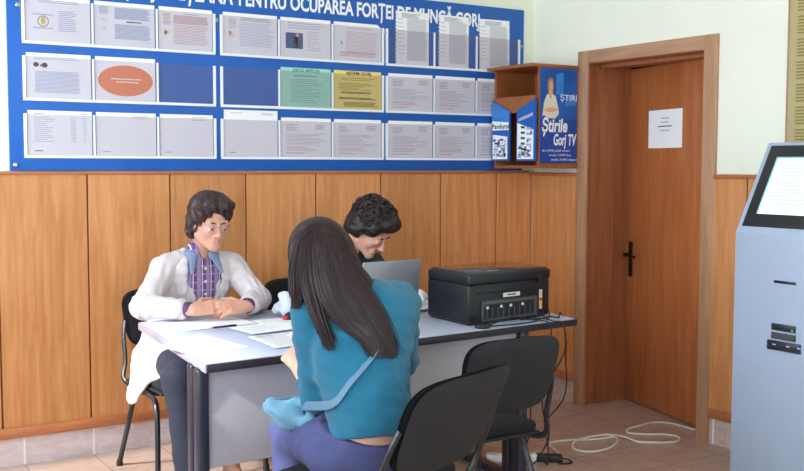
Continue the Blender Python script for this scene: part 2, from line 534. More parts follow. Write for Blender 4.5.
        me.vertices.add(len(V)); me.vertices.foreach_set('co', V.astype(np.float32).ravel())
        me.loops.add(len(F) * 4); me.loops.foreach_set('vertex_index', F.astype(np.int32).ravel())
        me.polygons.add(len(F)); me.polygons.foreach_set('loop_start', np.arange(0, len(F) * 4, 4, dtype=np.int32))
        for m in mats: me.materials.append(MATS[m])
        me.polygons.foreach_set('material_index', vm[F[:, 0]].astype(np.int32))
        me.polygons.foreach_set('use_smooth', np.ones(len(F), bool))
        me.update(calc_edges=True); me.validate()
        o = bpy.data.objects.new(name, me); COL.objects.link(o)
        o.location = origin
        if parent is not None:
            o.parent = parent; o.matrix_parent_inverse = Matrix.Translation(-parent.location)
        return o

def bvh_of(o):
    me = o.data
    M = Matrix.Translation(o.location)
    return BVHTree.FromPolygons([M @ v.co for v in me.vertices], [tuple(p.vertices) for p in me.polygons])

def adopt(o, parent):
    """keep a child's world-space mesh in place under a moved parent"""
    o.parent = parent; o.matrix_parent_inverse = Matrix.Translation(-parent.location)
    return o
# ------------------------------------------------------------------ the room
H_CEIL = 3.0; XL = -4.9; YR = -7.2; WT = 0.36
def structure(mb, name): return tag(mb.build(name), kind='structure')

m = MB(); m.box((XL - .2, YR - .2, -.08), (1.6, .2, 0), 'floor_tile'); structure(m, 'floor')
m = MB(); m.box((XL - .2, YR - .2, H_CEIL), (1.6, .2, H_CEIL + .1), 'ceiling_paint'); structure(m, 'ceiling')
m = MB(); m.box((XL - .2, 0, 0), (1.6, .2, H_CEIL), 'wall_paint'); structure(m, 'wall_back')
DY0, DY1, DZ = -1.415, -.485, 2.055       # the doorway in the right wall
m = MB()
m.box((0, DY1, 0), (WT, 0, H_CEIL), 'wall_paint'); m.box((0, YR, 0), (WT, DY0, H_CEIL), 'wall_paint'); m.box((0, DY0, DZ), (WT, DY1, H_CEIL), 'wall_paint')
structure(m, 'wall_right')
# left wall with two windows, rear wall with an unseen one added for fill light
def wall_with_holes(name, fixed, axis, lo, hi, holes, t):
    m = MB(); a = lo
    def bx(u0, u1, z0, z1):
        if axis == 'x': m.box((min(fixed, fixed + t), u0, z0), (max(fixed, fixed + t), u1, z1), 'wall_paint')
        else: m.box((u0, min(fixed, fixed + t), z0), (u1, max(fixed, fixed + t), z1), 'wall_paint')
    for (u0, u1, z0, z1) in holes:
        bx(a, u0, 0, H_CEIL); bx(u0, u1, 0, z0); bx(u0, u1, z1, H_CEIL); a = u1
    bx(a, hi, 0, H_CEIL)
    structure(m, name)
LW = [(-5.6, -3.9, .9, 2.45), (-2.15, -.12, .9, 2.45)]
RW = [(-3.9, -1.1, .9, 2.45)]
wall_with_holes('wall_left', XL, 'x', YR, 0, LW, -.2)
wall_with_holes('wall_rear', YR, 'y', XL, 0, RW, -.2)
wi = 1
for fixed, axis, hs in ((XL, 'x', LW), (YR, 'y', RW)):
    for (u0, u1, z0, z1) in hs:
        m = MB(); w = .05; mid = (u0 + u1) / 2
        def bx(a0, a1, b0, b1, mt='window_white', th=.05):
            c = fixed - .1
            if axis == 'x': m.box((c - th / 2, a0, b0), (c + th / 2, a1, b1), mt)
            else: m.box((a0, c - th / 2, b0), (a1, c + th / 2, b1), mt)
        bx(u0, u0 + w, z0, z1); bx(u1 - w, u1, z0, z1); bx(u0 + w, u1 - w, z0, z0 + w); bx(u0 + w, u1 - w, z1 - w, z1); bx(mid - w / 2, mid + w / 2, z0 + w, z1 - w)
        bx(u0 + w, mid - w / 2, z0 + w, z1 - w, 'window_glass', .006); bx(mid + w / 2, u1 - w, z0 + w, z1 - w, 'window_glass', .006)
        structure(m, 'window_%d' % wi); wi += 1  # the last one, in the rear wall, is made up to carry fill
# corridor behind the door
m = MB(); m.box((1.5, -3.5, 0), (1.6, .0, H_CEIL), 'corridor_paint'); m.box((WT, -3.5, 0), (1.5, -3.4, H_CEIL), 'corridor_paint')
m.box((WT, -.02, 0), (1.5, 0, H_CEIL), 'corridor_paint'); structure(m, 'wall_corridor')

# wainscot of veneered boards
def wainscot(name, horiz, segs, mat_name):
    m = MB()
    for a0, a1 in segs:
        if horiz: m.box((a0, -.010, .19), (a1, 0, 1.40), 'groove')
        else: m.box((-.010, a0, .19), (0, a1, 1.40), 'groove')
    off = -2.814 if horiz else -.02
    k0 = math.floor((min(s[0] for s in segs) - off) / .42)
    k = k0
    while off + k * .42 < max(s[1] for s in segs):
        for a0, a1 in segs:
            u0 = max(off + k * .42 + .004, a0); u1 = min(off + (k + 1) * .42 - .004, a1)
            if u1 - u0 > .005:
                if horiz: m.box((u0, -.020, .18), (u1, -.010, 1.405), mat_name, bevel=.0015, seg=1)
                else: m.box((-.020, u0, .18), (-.010, u1, 1.405), mat_name, bevel=.0015, seg=1)
        k += 1
    return structure(m, name)
wainscot('trim_1', True, [(XL, -.021)], 'panel_wood')
wainscot('trim_2', False, [(-.441, -.021), (-2.9, -1.489)], 'panel_wood_side')
m = MB(); m.box((XL, -.032, .138), (-.035, 0, .19), 'rail_wood', bevel=.003); m.box((XL, -.028, 1.397), (-.035, 0, 1.414), 'rail_wood', bevel=.003); structure(m, 'trim_3')
m = MB()
for a0, a1 in ((-.441, 0), (-2.9, -1.489)):
    m.box((-.032, a0, .138), (0, a1, .19), 'rail_wood', bevel=.003); m.box((-.030, a0, 1.383), (0, a1, 1.405), 'rail_wood', bevel=.003)
structure(m, 'trim_4')
m = MB(); m.box((XL, -.012, 0), (-.012, 0, .138), 'skirting_tile'); structure(m, 'baseboard_back')
m = MB(); m.box((-.012, -.441, 0), (0, 0, .138), 'skirting_tile_side'); m.box((-.012, -2.9, 0), (0, -1.489, .138), 'skirting_tile_side'); structure(m, 'baseboard_right')

# door casing, jamb and the leaf standing ajar into the corridor
m = MB()
m.box((-.018, -.527, 0), (0, -.441, 2.122), 'frame_wood', bevel=.002); m.box((-.018, -1.489, 0), (0, -1.403, 2.122), 'frame_wood', bevel=.002)
m.box((-.018, -1.403, 2.048), (0, -.527, 2.122), 'frame_wood_across', bevel=.002)
for (a, b, x0, x1, mt) in ((-.500, -.485, 0, .10, 'jamb_wood'), (-.512, -.485, .10, .22, 'jamb_wood'), (-.500, -.485, .22, WT, 'jamb_wood'), (-1.418, -1.403, 0, WT, 'jamb_wood')):
    m.box((x0, a, 0), (x1, b, 2.06), mt)
m.box((0, -1.403, 2.045), (.10, -.500, 2.06), 'jamb_wood'); m.box((.10, -1.403, 2.025), (.22, -.500, 2.06), 'jamb_wood'); m.box((.22, -1.403, 2.045), (WT, -.500, 2.06), 'jamb_wood')
structure(m, 'trim_5')
leaf = bpy.data.objects.new('door_1', None); COL.objects.link(leaf); leaf['kind'] = 'structure'
HX, HY = .130, -1.392
leaf.location = (HX, HY, 0); leaf.rotation_euler = (0, 0, R(-13.7))
LWD = .918
m = MB(); m.box((0, 0, .008), (.04, LWD, 2.03), 'door_wood', bevel=.003); m.build('leaf', leaf)
hd = MB()
hd.box((-.008, LWD - .075, .77), (0, LWD - .035, .985), 'bronze', bevel=.004)
hd.lathe([(.012, 0), (.012, .045)], 'bronze', 12, Matrix.Translation((-.004, LWD - .055, .905)) @ Matrix.Rotation(R(-90), 4, 'Y'))
hd.tube(spline([(-.048, LWD - .055, .905), (-.052, LWD - .09, .907), (-.05, LWD - .14, .899), (-.046, LWD - .17, .901)]), [.010] * 8 + [.009] * 8 + [.008] * 9, 'bronze', 10)
hd.lathe([(.008, 0), (.008, .004)], 'printer_slot', 10, Matrix.Translation((-.008, LWD - .055, .81)) @ Matrix.Rotation(R(-90), 4, 'Y'))
hd.build('door_handle', leaf)

def lines(m, mtn, x0, x1, ys, fn, h=.0022, jit=.25, rnd=random):
    """rows of illegible print as thin ink strips; fn maps (u, v, thickness) to the sheet"""
    for v in ys:
        e = x1 - (x1 - x0) * rnd.random() * jit
        a, b, c, d = fn(x0, v), fn(e, v), fn(e, v + h), fn(x0, v + h)
        m.quad(a, b, c, d, mtn)

# notice on the door
m = MB()
m.box((-.0015, .345, 1.55), (-.0003, .690, 1.77), 'paper')
rr = random.Random(3)
fn = lambda u, v: (-.0019, .690 - u, 1.55 + v)
lines(m, 'ink_grey', .13, .22, [.168, .145], fn, .006, .2, rr); lines(m, 'ink_dark', .10, .25, [.122], fn, .006, .1, rr); lines(m, 'ink_grey', .12, .23, [.098], fn, .006, .1, rr)
o = m.build('paper_notice'); o.location = leaf.location; o.rotation_euler = leaf.rotation_euler
tag(o, 'white sheet with a few printed lines taped to the brown door', 'notice')

# ------------------------------------------------------------------ notice board
BX0, BX1, BZ0, BZ1 = -3.172, -.085, 1.416, 2.414
board = tag(MB().box((BX0, -.014, BZ0), (BX1, -.001, BZ1), 'board_blue', bevel=.002).build('notice_board'), 'big blue notice board with white title lettering above the wood panelling', 'notice board')
TX = 1.575 / 36
text_obj('lettering', 'PENTRU OCUPAREA FORȚEI DE MUNCĂ GORJ', 'print_white', board, 1.575, .078, (-2.004, -.0145, 2.286), (1, 0, 0), (0, 0, 1), .03)
text_obj('lettering', 'AGENȚIA JUDEȚEANĂ', 'print_white', board, .80, .078, (-2.837, -.0145, 2.286), (1, 0, 0), (0, 0, 1), .03)
for x, z in ((-3.121, 2.194), (-3.147, 1.444), (-2.132, 2.197), (-1.106, 2.205), (-.106, 2.187)):
    m = MB(); m.lathe([(.012, 0), (.012, .004), (.007, .009)], 'steel', 14, Matrix.Translation((x, -.014, z)) @ Matrix.Rotation(R(90), 4, 'X')); m.build('screw_cap', board)

GX = [(-3.100, -2.775, -2.452, -2.146), (-2.106, -1.775, -1.448, -1.120), (-1.093, -.764, -.454, -.127)]
RZ = [2.025, 1.757, 1.485]
rown = ['top', 'middle', 'bottom']; coln = ['left', 'centre', 'right']
for r in range(3):
    for g in range(3):
        xs = GX[g]; z = RZ[r]
        h = empty('document_holder', 'clear three-pocket holder in white frame, %s row, %s third of the blue board' % (rown[r], coln[g]), 'document holder', ((xs[0] + xs[3]) / 2, -.014, z), 0, 'plastic document holders on the notice board')
        cx = (xs[0] + xs[3]) / 2
        f = MB()
        f.box((xs[0] - cx - .006, -.010, -.008), (xs[3] - cx + .006, 0, .006), 'white_plastic', bevel=.001, seg=1)
        for i, x in enumerate(xs):
            w = .007 if i in (0, 3) else .005
            f.box((x - cx - w, -.010, .006), (x - cx + w, 0, .203), 'white_plastic', bevel=.001, seg=1)
        f.build('frame', h)
        for i in range(3):
            MB().box((xs[i] - cx + .006, -.0095, .004), (xs[i + 1] - cx - .006, -.008, .200), 'clear_plastic').build('clear_front', h)

# sheets: (row, group, slot, kind, label)
SHEETS = [
 (0, 0, 0, 'emblem', 'white printed sheet with a round yellow emblem in the top left pocket'),
 (0, 0, 1, 'bluecol', 'white sheet of blue text columns beside the sheet with the round yellow emblem'),
 (0, 0, 2, 'redcol', 'white sheet of reddish text with a small yellow triangle figure, top row'),
 (0, 1, 0, 'redcorner', 'white sheet with a small red mark at its left, under the word PENTRU'),
 (0, 1, 1, 'photo', 'white sheet with a small blue photograph of a person in the top row'),
 (0, 1, 2, 'redtext', 'white sheet of faint red text with a clipped corner in the top row'),
 (0, 2, 0, 'tall', 'tall white page covering the end of FORȚEI, first of three upright pages'),
 (0, 2, 1, 'tall', 'tall white page under the word MUNCĂ, middle one of three upright pages'),
 (0, 2, 2, 'tall', 'tall white page under the word GORJ, slightly tilted, last of three upright pages'),
 (1, 0, 0, 'pics', 'white sheet with two small dark pictures above a blue text block, middle row'),
 (1, 0, 1, 'oval', 'white sheet with a large orange oval in the middle row'),
 (1, 1, 1, 'green', 'pale green sheet with mirrored bold heading in the middle row'),
 (1, 1, 2, 'yellow', 'yellow sheet with bold dark heading in the middle row'),
 (1, 2, 0, 'form', 'white form page right of the yellow sheet, middle row'),
 (1, 2, 1, 'form', 'white form page second to the right of the yellow sheet, middle row'),
 (1, 2, 2, 'form', 'white form page in the middle row half hidden behind the brochure cabinet'),
 (2, 0, 0, 'table', 'white sheet with a printed table in the bottom left pocket'),
 (2, 0, 1, 'blank', 'nearly blank white sheet under the sheet with the orange oval'),
 (2, 0, 2, 'blank', 'nearly blank white sheet under the empty pocket right of the orange oval'),
 (2, 1, 0, 'raised', 'white sheet sticking up higher than its neighbours in the bottom row'),
 (2, 1, 1, 'form', 'white form page directly below the pale green sheet'),
 (2, 1, 2, 'form', 'white form page directly below the yellow sheet'),
 (2, 2, 0, 'form', 'white form page in the bottom row, just right of the one below the yellow sheet'),
 (2, 2, 1, 'form', 'white form page in the bottom row, next to the half hidden page by the cabinet'),
 (2, 2, 2, 'form', 'white form page in the bottom row half hidden behind the brochure cabinet'),
]
for r, g, s, kind, lab in SHEETS:
    rnd = random.Random(r * 31 + g * 7 + s)
    x0, x1 = GX[g][s] + .010, GX[g][s + 1] - .011
    z0 = RZ[r] + .007
    w, hh = x1 - x0, .212
    tilt = rnd.uniform(-.004, .004)
    m = MB(); pm = {'green': 'paper_green', 'yellow': 'paper_yellow'}.get(kind, 'paper')
    if kind == 'tall':
        x0, x1 = [(-1.033, -.803), (-.732, -.514), (-.432, -.200)][s]; w = x1 - x0; hh = .304; tilt = [.0, .004, -.012][s]
    if kind == 'raised': hh = .245
    cxs = (x0 + x1) / 2
    if kind == 'redtext':
        m.prism([(-w / 2, -.0035, 0), (w / 2, -.0035, 0), (w / 2, -.0035, hh - .02), (w / 2 - .025, -.0035, hh), (-w / 2, -.0035, hh)], (0, .001, 0), pm)
    else: m.box((-w / 2, -.0035, 0), (w / 2, -.0025, hh), pm)
    F = lambda u, v: (-w / 2 + u * w, -.0039, v * hh)
    def L(mt, a, b, v0, v1, n, h=.0022, jit=.25): lines(m, mt, a, b, [v0 + (v1 - v0) * i / max(1, n - 1) for i in range(n)], F, h / hh, jit, rnd)
    def disc(mt, u, v, ru, rv, n=28, e=.0002): m.prism([(-w / 2 + u * w + ru * math.cos(2 * PI * i / n), -.0039 - e, v * hh + rv * math.sin(2 * PI * i / n)) for i in range(n)], (0, .0003, 0), mt)
    def rect(mt, u0, u1, v0, v1, e=.0002): m.box((-w / 2 + u0 * w, -.0039 - e, v0 * hh), (-w / 2 + u1 * w, -.0036, v1 * hh), mt)
    if kind == 'emblem':
        L('ink_blue', .2, .85, .86, .90, 2, .003, .1); L('ink_blue', .5, .82, .25, .68, 11, .003, .35)
        rect('ink_grey', .11, .42, .58, .60); rect('ink_grey', .11, .42, .28, .30)
        disc('ink_grey', .27, .44, .027, .027); disc('paper', .27, .44, .021, .021, e=.0004); disc('yellow_print', .27, .45, .012, .018, 3 * 4, e=.0006)
    elif kind == 'bluecol':
        L('ink_blue', .08, .25, .72, .88, 8, .0025); L('ink_blue', .1, .22, .56, .6, 2); L('ink_blue', .12, .22, .36, .40, 2)
        L('ink_blue', .33, .93, .62, .86, 11, .003, .1); L('ink_dark', .52, .78, .55, .555, 1, .005, .05); L('ink_blue', .33, .93, .16, .48, 13, .003, .1)
    elif kind == 'redcol':
        L('ink_red', .08, .24, .58, .84, 9, .003); L('ink_red', .27, .93, .62, .80, 8, .0035, .05); L('ink_red', .27, .93, .14, .58, 13, .0026, .15); L('ink_grey', .45, .75, .85, .86, 1, .003)
        disc('yellow_print', .13, .40, .018, .02, 3); disc('photo_dark', .12, .39, .006, .006)
    elif kind == 'redcorner':
        L('ink_grey', .32, .9, .82, .88, 3, .003, .1); L('ink_blue', .3, .95, .2, .76, 16, .002, .2); L('ink_grey', .1, .25, .62, .86, 8); disc('orange_print', .13, .5, .01, .012, 6); L('ink_red', .1, .22, .40, .48, 3)
    elif kind == 'photo':
        L('ink_blue', .15, .85, .74, .86, 3, .003, .1); rect('photo_blue', .10, .44, .22, .62); disc('print_cream', .30, .40, .016, .028); disc('print_skin', .33, .56, .009, .011, e=.0004); rect('photo_dark', .24, .30, .24, .42, .0005)
        L('ink_grey', .52, .82, .2, .66, 9, .0024, .5)
    elif kind == 'redtext':
        L('ink_red', .25, .85, .84, .85, 1, .003); L('ink_red', .25, .95, .2, .76, 17, .002, .15); L('ink_red', .12, .93, .12, .22, 4, .003, .1); rect('ink_grey', .14, .17, .42, .5)
    elif kind == 'tall':
        L('ink_grey', .18, .8, .88, .95, 4, .004, .3); L('ink_grey', .34, .95, .08, .86, 44, .0026, .12); L('ink_grey', .06, .28, .2, .84, 10, .003, .5)
        for i in range(14): rect('ink_dark', .0, .025, .03 + i * .068, .05 + i * .068)
    elif kind == 'pics':
        L('ink_blue', .12, .82, .86, .90, 2, .0026, .2); disc('photo_dark', .15, .74, .014, .012, 7); disc('photo_dark', .28, .73, .016, .013, 6); disc('print_hair', .22, .72, .004, .006)
        L('ink_blue', .13, .83, .12, .58, 17, .0026, .06)
    elif kind == 'oval':
        disc('orange_print', .5, .46, .138, .076, 40)
        [rect('paper', u, u + .05, v0, v0 + .026, .0006) for v0, us in ((.485, (.26, .32, .38, .45, .51, .57, .64, .70)), (.415, (.34, .40, .46, .53, .59, .65))) for u in us]
    elif kind == 'green':
        L('ink_green', .25, .75, .78, .80, 2, .0026, .2); L('ink_green', .2, .85, .12, .7, 13, .0022, .5)
    elif kind == 'yellow':
        L('ink_olive', .15, .85, .75, .80, 2, .003, .1); L('ink_olive', .1, .9, .5, .66, 5, .003, .5); L('ink_dark', .15, .82, .40, .43, 2, .004, .1); L('ink_dark', .1, .9, .25, .28, 2, .004, .15); L('ink_olive', .2, .95, .06, .16, 4, .004, .2)
    elif kind == 'form':
        L('ink_grey', .1, .35, .66, .82, 5, .003, .4); L('ink_grey', .68, .9, .72, .82, 3, .004, .3); L('ink_grey', .1, .92, .3, .58, 9, .002, .5); L('ink_red', .1, .7, .16, .24, 3, .003, .3); L('ink_grey', .1, .5, .08, .10, 2, .002, .3)
    elif kind == 'table':
        L('ink_grey', .1, .42, .3, .84, 13, .0025, .4); L('ink_grey', .66, .76, .3, .84, 12, .0025, .3); L('ink_grey', .86, .92, .3, .84, 11, .0025, .3); L('ink_dark', .1, .24, .08, .085, 1, .004, .1); L('ink_dark', .1, .25, .92, .925, 1, .002); L('ink_dark', .82, .94, .93, .935, 1, .002)
    elif kind == 'blank':
        L('ink_grey', .1, .24, .08, .085, 1, .004, .1); L('ink_grey', .6, .9, .86, .93, 3, .002, .3)
    elif kind == 'raised':
        L('ink_dark', .1, .22, .08, .085, 1, .003, .1); L('ink_grey', .12, .35, .93, .94, 1, .003); L('ink_grey', .7, .95, .9, .94, 3, .002, .3)
    o = m.build('paper_sheet', fix=False); o.location = (cxs, -.0146, z0); o.rotation_euler = (0, tilt, 0)
    tag(o, lab, 'paper sheet', 'sheets on the notice board')
    if kind in ('green', 'yellow'):
        t = text_obj('heading', 'AJOFM GORJ', 'ink_green' if kind == 'green' else 'ink_dark', None, .165, .017, (-.078, -.0038, hh - .021), (1, 0, 0), (0, 0, 1), .03, mirror=(kind == 'green'))
        t.parent = o

# ------------------------------------------------------------------ brochure cabinet in the corner
cab = empty('brochure_cabinet', 'brown wooden brochure cabinet with a blue television poster on its side', 'cabinet', (0, -.45, 1.430))
# local: x from -.315 to 0, y from 0 (near side) to .425 (back wall), z from 0 to .56
D, W, Hc = -.318, .425, .590
m = MB()
m.box((D, .002, 0), (-.002, .018, Hc), 'box_wood'); m.box((D, W - .018, 0), (-.016, W, Hc), 'box_wood')
m.box((D, .018, 0), (-.002, W - .018, .018), 'box_wood'); m.box((D, .018, .410), (-.02, W - .018, .427), 'box_wood')
m.box((-.016, .018, .018), (-.002, W - .018, Hc), 'box_wood')
m.box((D - .062, -.002, Hc), (-.001, W, Hc + .018), 'box_wood', bevel=.002)
m.build('body', cab)
m = MB(); m.prism([(D - .012, .02, .427), (D - .012, W - .02, .427), (D - .012, W - .02, .397), (D - .012, .27, .330), (D - .012, .17, .330), (D - .012, .02, .397)], (.012, 0, 0), 'box_wood'); m.build('front_rail', cab)
m = MB(); m.box((D + .10, .02, .525), (D + .125, .034, .555), 'steel', bevel=.003); m.lathe([(.006, 0), (.006, .012)], 'gold', 10, Matrix.Translation((D + .112, .034, .540)) @ Matrix.Rotation(R(-90), 4, 'X')); m.build('hinge_bracket', cab)
# two blue brochure fronts with slanting tops
for nm, y0, y1, za, zb in (('far', W - .008, .245, .410, .340), ('near', .175, .004, .340, .410)):
    m = MB(); x = D - .014
    m.prism([(x, y0, .045), (x, y1, .045), (x, y1, zb), (x, y0, za)], (-.012, 0, 0), 'board_blue')
    pnl = m.build('brochure_front', cab)
    x -= .0125
    m = MB(); yy = lambda t: y0 + (y1 - y0) * t
    def q(t0, t1, z0a, z0b, z1a, z1b, mt, e=0): m.quad((x - e, yy(t0), z0a + .025), (x - e, yy(t1), z0b + .025), (x - e, yy(t1), z1b + (.025 if z1b < zb - .001 else 0)), (x - e, yy(t0), z1a + (.025 if z1a < za - .001 else 0)), mt)
    rb = random.Random(11 if nm == 'far' else 12)
    if nm == 'far':
        q(0, 1, .22, .22, za, zb, 'poster_light')
        q(0.02, .98, .205, .205, .262, .250, 'print_white', .0004)
        q(.06, .9, .03, .03, .18, .165, 'print_white', .0004)
        for i in range(48):
            t = rb.uniform(.08, .72); zz = rb.uniform(.04, .15); q(t, t + rb.uniform(.04, .16), zz, zz, zz + rb.uniform(.006, .02), zz + .012, rb.choice(['print_lilac', 'ink_grey', 'photo_blue', 'photo_dark', 'print_lilac', 'ink_blue']), .0008)
    else:
        q(.04, .92, .03, .03, .245, .20, 'print_white', .0004)
        q(.08, .88, .250, .282, .268, .302, 'print_lilac', .0004)
        for k in range(6):
            zz = .215 - k * .032; q(.24, .46, zz - .004, zz - .006, zz + .010, zz + .007, 'ink_dark', .0008); q(.55, .80, zz - .012, zz - .014, zz + .002, zz, 'print_lilac', .0008)
        for i in range(34):
            t = rb.uniform(.08, .78); zz = rb.uniform(.035, .10 if t < .5 else .19); q(t, t + .1, zz, zz, zz + .014, zz + .012, rb.choice(['photo_blue', 'print_lilac', 'ink_grey', 'ink_blue']), .001)
    if m.bm.faces: m.build('print', pnl, fix=False)
    else: m.bm.free()
    if nm == 'far':
        text_obj('lettering', 'Pandurul', 'photo_dark', pnl, .165, .030, (x - .0008, y0 - .006, .239), (0, -1, 0), (0, 0, 1), .02)
# poster on the near side (faces the camera side)
pw0, pw1 = D + .008, -.030
m = MB(); m.box((pw0, -.0015, .030), (pw1, .0015, .585), 'poster_blue'); poster = m.build('poster', cab)
PX = lambda u: pw0 + (pw1 - pw0) * u
PZ = lambda v: .030 + .555 * v
m = MB()
m.quad((PX(0), -.0019, PZ(0)), (PX(1), -.0019, PZ(0)), (PX(1), -.0019, PZ(.47)), (PX(0), -.0019, PZ(.47)), 'poster_deep')
def blob(mt, pts, e): m.prism([(PX(u), -.002 - e, PZ(v)) for u, v in pts], (0, .0004, 0), mt)
blob('poster_light', [(.42, .72), (.62, .74), (.62, .96), (.42, .94)], .0001); blob('poster_light', [(.68, .60), (.98, .62), (.98, .74), (.66, .72)], .0001)
blob('print_hair', [(.20, .74), (.18, .82), (.20, .88), (.26, .905), (.33, .89), (.36, .82), (.34, .74)], .0003)
blob('print_skin', [(.23, .76), (.22, .82), (.25, .865), (.30, .865), (.33, .82), (.31, .76), (.33, .70), (.21, .70)], .0006)
blob('print_cream', [(.05, .50), (.09, .64), (.16, .72), (.22, .73), (.27, .68), (.32, .73), (.40, .71), (.46, .62), (.50, .54), (.47, .50)], .0009)
blob('print_skin', [(.10, .555), (.24, .535), (.44, .555), (.46, .575), (.30, .59), (.14, .58)], .0012)
blob('print_cream', [(.14, .475), (.14, .53), (.42, .53), (.43, .475)], .0011)
m.build('print', poster, fix=False)
TA = dict(ax=(1, 0, 0), up=(0, 0, 1))
text_obj('lettering', 'ȘTIRI', 'print_white', poster, .128, .036, (PX(.53), -.0030, PZ(.665)), (1, 0, 0), (0, 0, 1), .0)
text_obj('lettering', 'Știrile', 'print_white', poster, .195, .078, (PX(.04), -.0030, PZ(.335)), (1, 0, 0), (0, 0, 1), .03, shear=.15)
text_obj('lettering', 'Gorj TV', 'print_white', poster, .178, .066, (PX(.36), -.0030, PZ(.195)), (1, 0, 0), (0, 0, 1), .03, shear=.15)
for i, (t, u, w) in enumerate((('de LUNI până vineri', .05, .21), ('orele 19:00 live', .24, .17), ('orele 21:00 reluare', .30, .20))):
    text_obj('lettering', t, 'print_white', poster, w, .013, (PX(u), -.0030, PZ(.125 - i * .048)), (1, 0, 0), (0, 0, 1), .0)

# yellowed list on the right wall
m = MB(); m.box((-.004, -2.75, 1.40), (-.0005, -1.905, 2.42), 'paper_cream')
m.box((-.006, -1.912, 1.40), (-.0005, -1.903, 2.42), 'frame_wood')
rr = random.Random(5)
for k in range(62):
    if k % 7 == 6: continue
    z = 2.36 - k * .0152; e = rr.uniform(.08, .4)
    m.quad((-.0044, -1.955, z), (-.0044, -1.975 - e, z), (-.0044, -1.975 - e, z + .007), (-.0044, -1.955, z + .007), 'ink_olive')
tag(m.build('wall_poster', fix=False), 'yellowed sheet of dense small print on the wall above the kiosk', 'poster')

# ------------------------------------------------------------------ information kiosk
kio = empty('information_kiosk', 'pale blue-grey touch-screen kiosk standing against the right wall', 'kiosk', (-.5, -2.032, 0))
KW = -.60
m = MB()
prof = [(0, 0, 0), (.46, 0, 0), (.46, 0, 1.506), (.41, 0, 1.553), (.210, 0, 1.553), (0, 0, 1.155)]
m.prism(prof, (0, KW, 0), 'kiosk_paint')
bmesh.ops.bevel(m.bm, geom=list(m.bm.edges), offset=.006, segments=2, affect='EDGES', profile=.5)
m.build('body', kio)
sx, sz = .210 / .4500, .398 / .4500
SM = Matrix(((0, sx, -sz, 0), (-1, 0, 0, 0), (0, sz, sx, 1.155), (0, 0, 0, 1)))   # (across, up the slant, out)
m = MB(); m.box((.025, .030, -.002), (.575, .434, .003), 'kiosk_black', SM, bevel=.002); bez = m.build('bezel', kio)
m = MB(); m.box((.080, .092, .002), (.520, .374, .0045), 'kiosk_screen', SM); m.box((.080, .366, .0045), (.520, .374, .0049), 'screen_bar', SM); m.box((.080, .092, .0045), (.088, .366, .0049), 'screen_bar', SM)
rr = random.Random(8)
for k in range(12):
    y = .33 - k * .017
    m.box((.12, y, .0045), (.14 + rr.uniform(.08, .3), y + .004, .0048), 'screen_line', SM)
m.build('screen', kio)
FM = Matrix(((0, 0, -1, 0), (-1, 0, 0, 0), (0, 1, 0, 0), (0, 0, 0, 1)))
yo = 2.032
m = MB(); m.box((2.245 - yo, .946, -.001), (2.356 - yo, .958, .002), 'kiosk_black', FM, bevel=.001); m.build('ticket_slot', kio)
m = MB(); m.box((2.241 - yo, .742, -.001), (2.362 - yo, .772, .006), 'kiosk_dark', FM, bevel=.002); m.box((2.262 - yo, .752, .006), (2.33 - yo, .757, .008), 'printer_slot', FM); m.box((2.345 - yo, .748, .006), (2.352 - yo, .754, .008), 'kiosk_green', FM); m.build('card_reader', kio)
m = MB(); m.box((2.242 - yo, .705, -.001), (2.363 - yo, .733, .006), 'kiosk_dark', FM, bevel=.002); m.box((2.25 - yo, .709, .006), (2.355 - yo, .729, .0068), 'printer_grey', FM); m.build('coin_slot', kio)
m = MB(); m.box((2.222 - yo, .656, -.001), (2.390 - yo, .698, .008), 'kiosk_dark', FM, bevel=.003)
for xx in (.22, .29, .345): m.box((xx, .678, .008), (xx + .016, .684, .009), 'print_lilac', FM)
m.build('receipt_printer', kio)

# ------------------------------------------------------------------ desk
desk = empty('office_desk', 'long office desk with pale blue-grey top, dark edging and grey front panel', 'desk', (-2.885, -1.735, 0), R(4.4))
DW, DD, DT = 1.852, 1.06, .75
m = MB(); m.box((0.004, .006, DT - .028), (DW - .006, DD, DT), 'desk_top', bevel=.003); m.build('desktop', desk)
m = MB(); m.box((0, -.004, DT - .033), (DW - .004, .006, DT - .003), 'desk_edge_dark', bevel=.004); m.box((DW - .006, -.004, DT - .033), (DW + .004, DD, DT - .003), 'desk_edge_dark', bevel=.004); m.build('front_edging', desk)
m = MB(); m.box((-.006, -.003, DT - .034), (.004, DD, DT - .001), 'desk_edge_side', bevel=.004); m.build('side_edging', desk)
m = MB(); m.box((.028, .09, .345), (1.55, .108, DT - .028), 'desk_panel', bevel=.002); m.build('modesty_panel', desk)
for xl in (.004, 1.572):
    m = MB()
    for yy, ww in ((.085, .050), (.185, .042)):
        m.box((xl - ww / 2, yy - .03, .03), (xl + ww / 2, yy + .03, DT - .028), 'desk_leg', bevel=.012, seg=3)
    m.box((xl - .008, .09, .40), (xl + .008, .19, DT - .06), 'desk_leg'); m.box((xl + .05, .19, DT - .06), (xl + .075, .95, DT - .028), 'desk_leg', bevel=.004)
    m.box((xl - .032, .03, 0), (xl + .032, .72, .035), 'desk_leg', bevel=.01, seg=3)
    m.build('leg', desk)
for ch in desk.children:                      # the desk's ends are not quite square to its front
    for v in ch.data.vertices: v.co.x += .182 * v.co.y
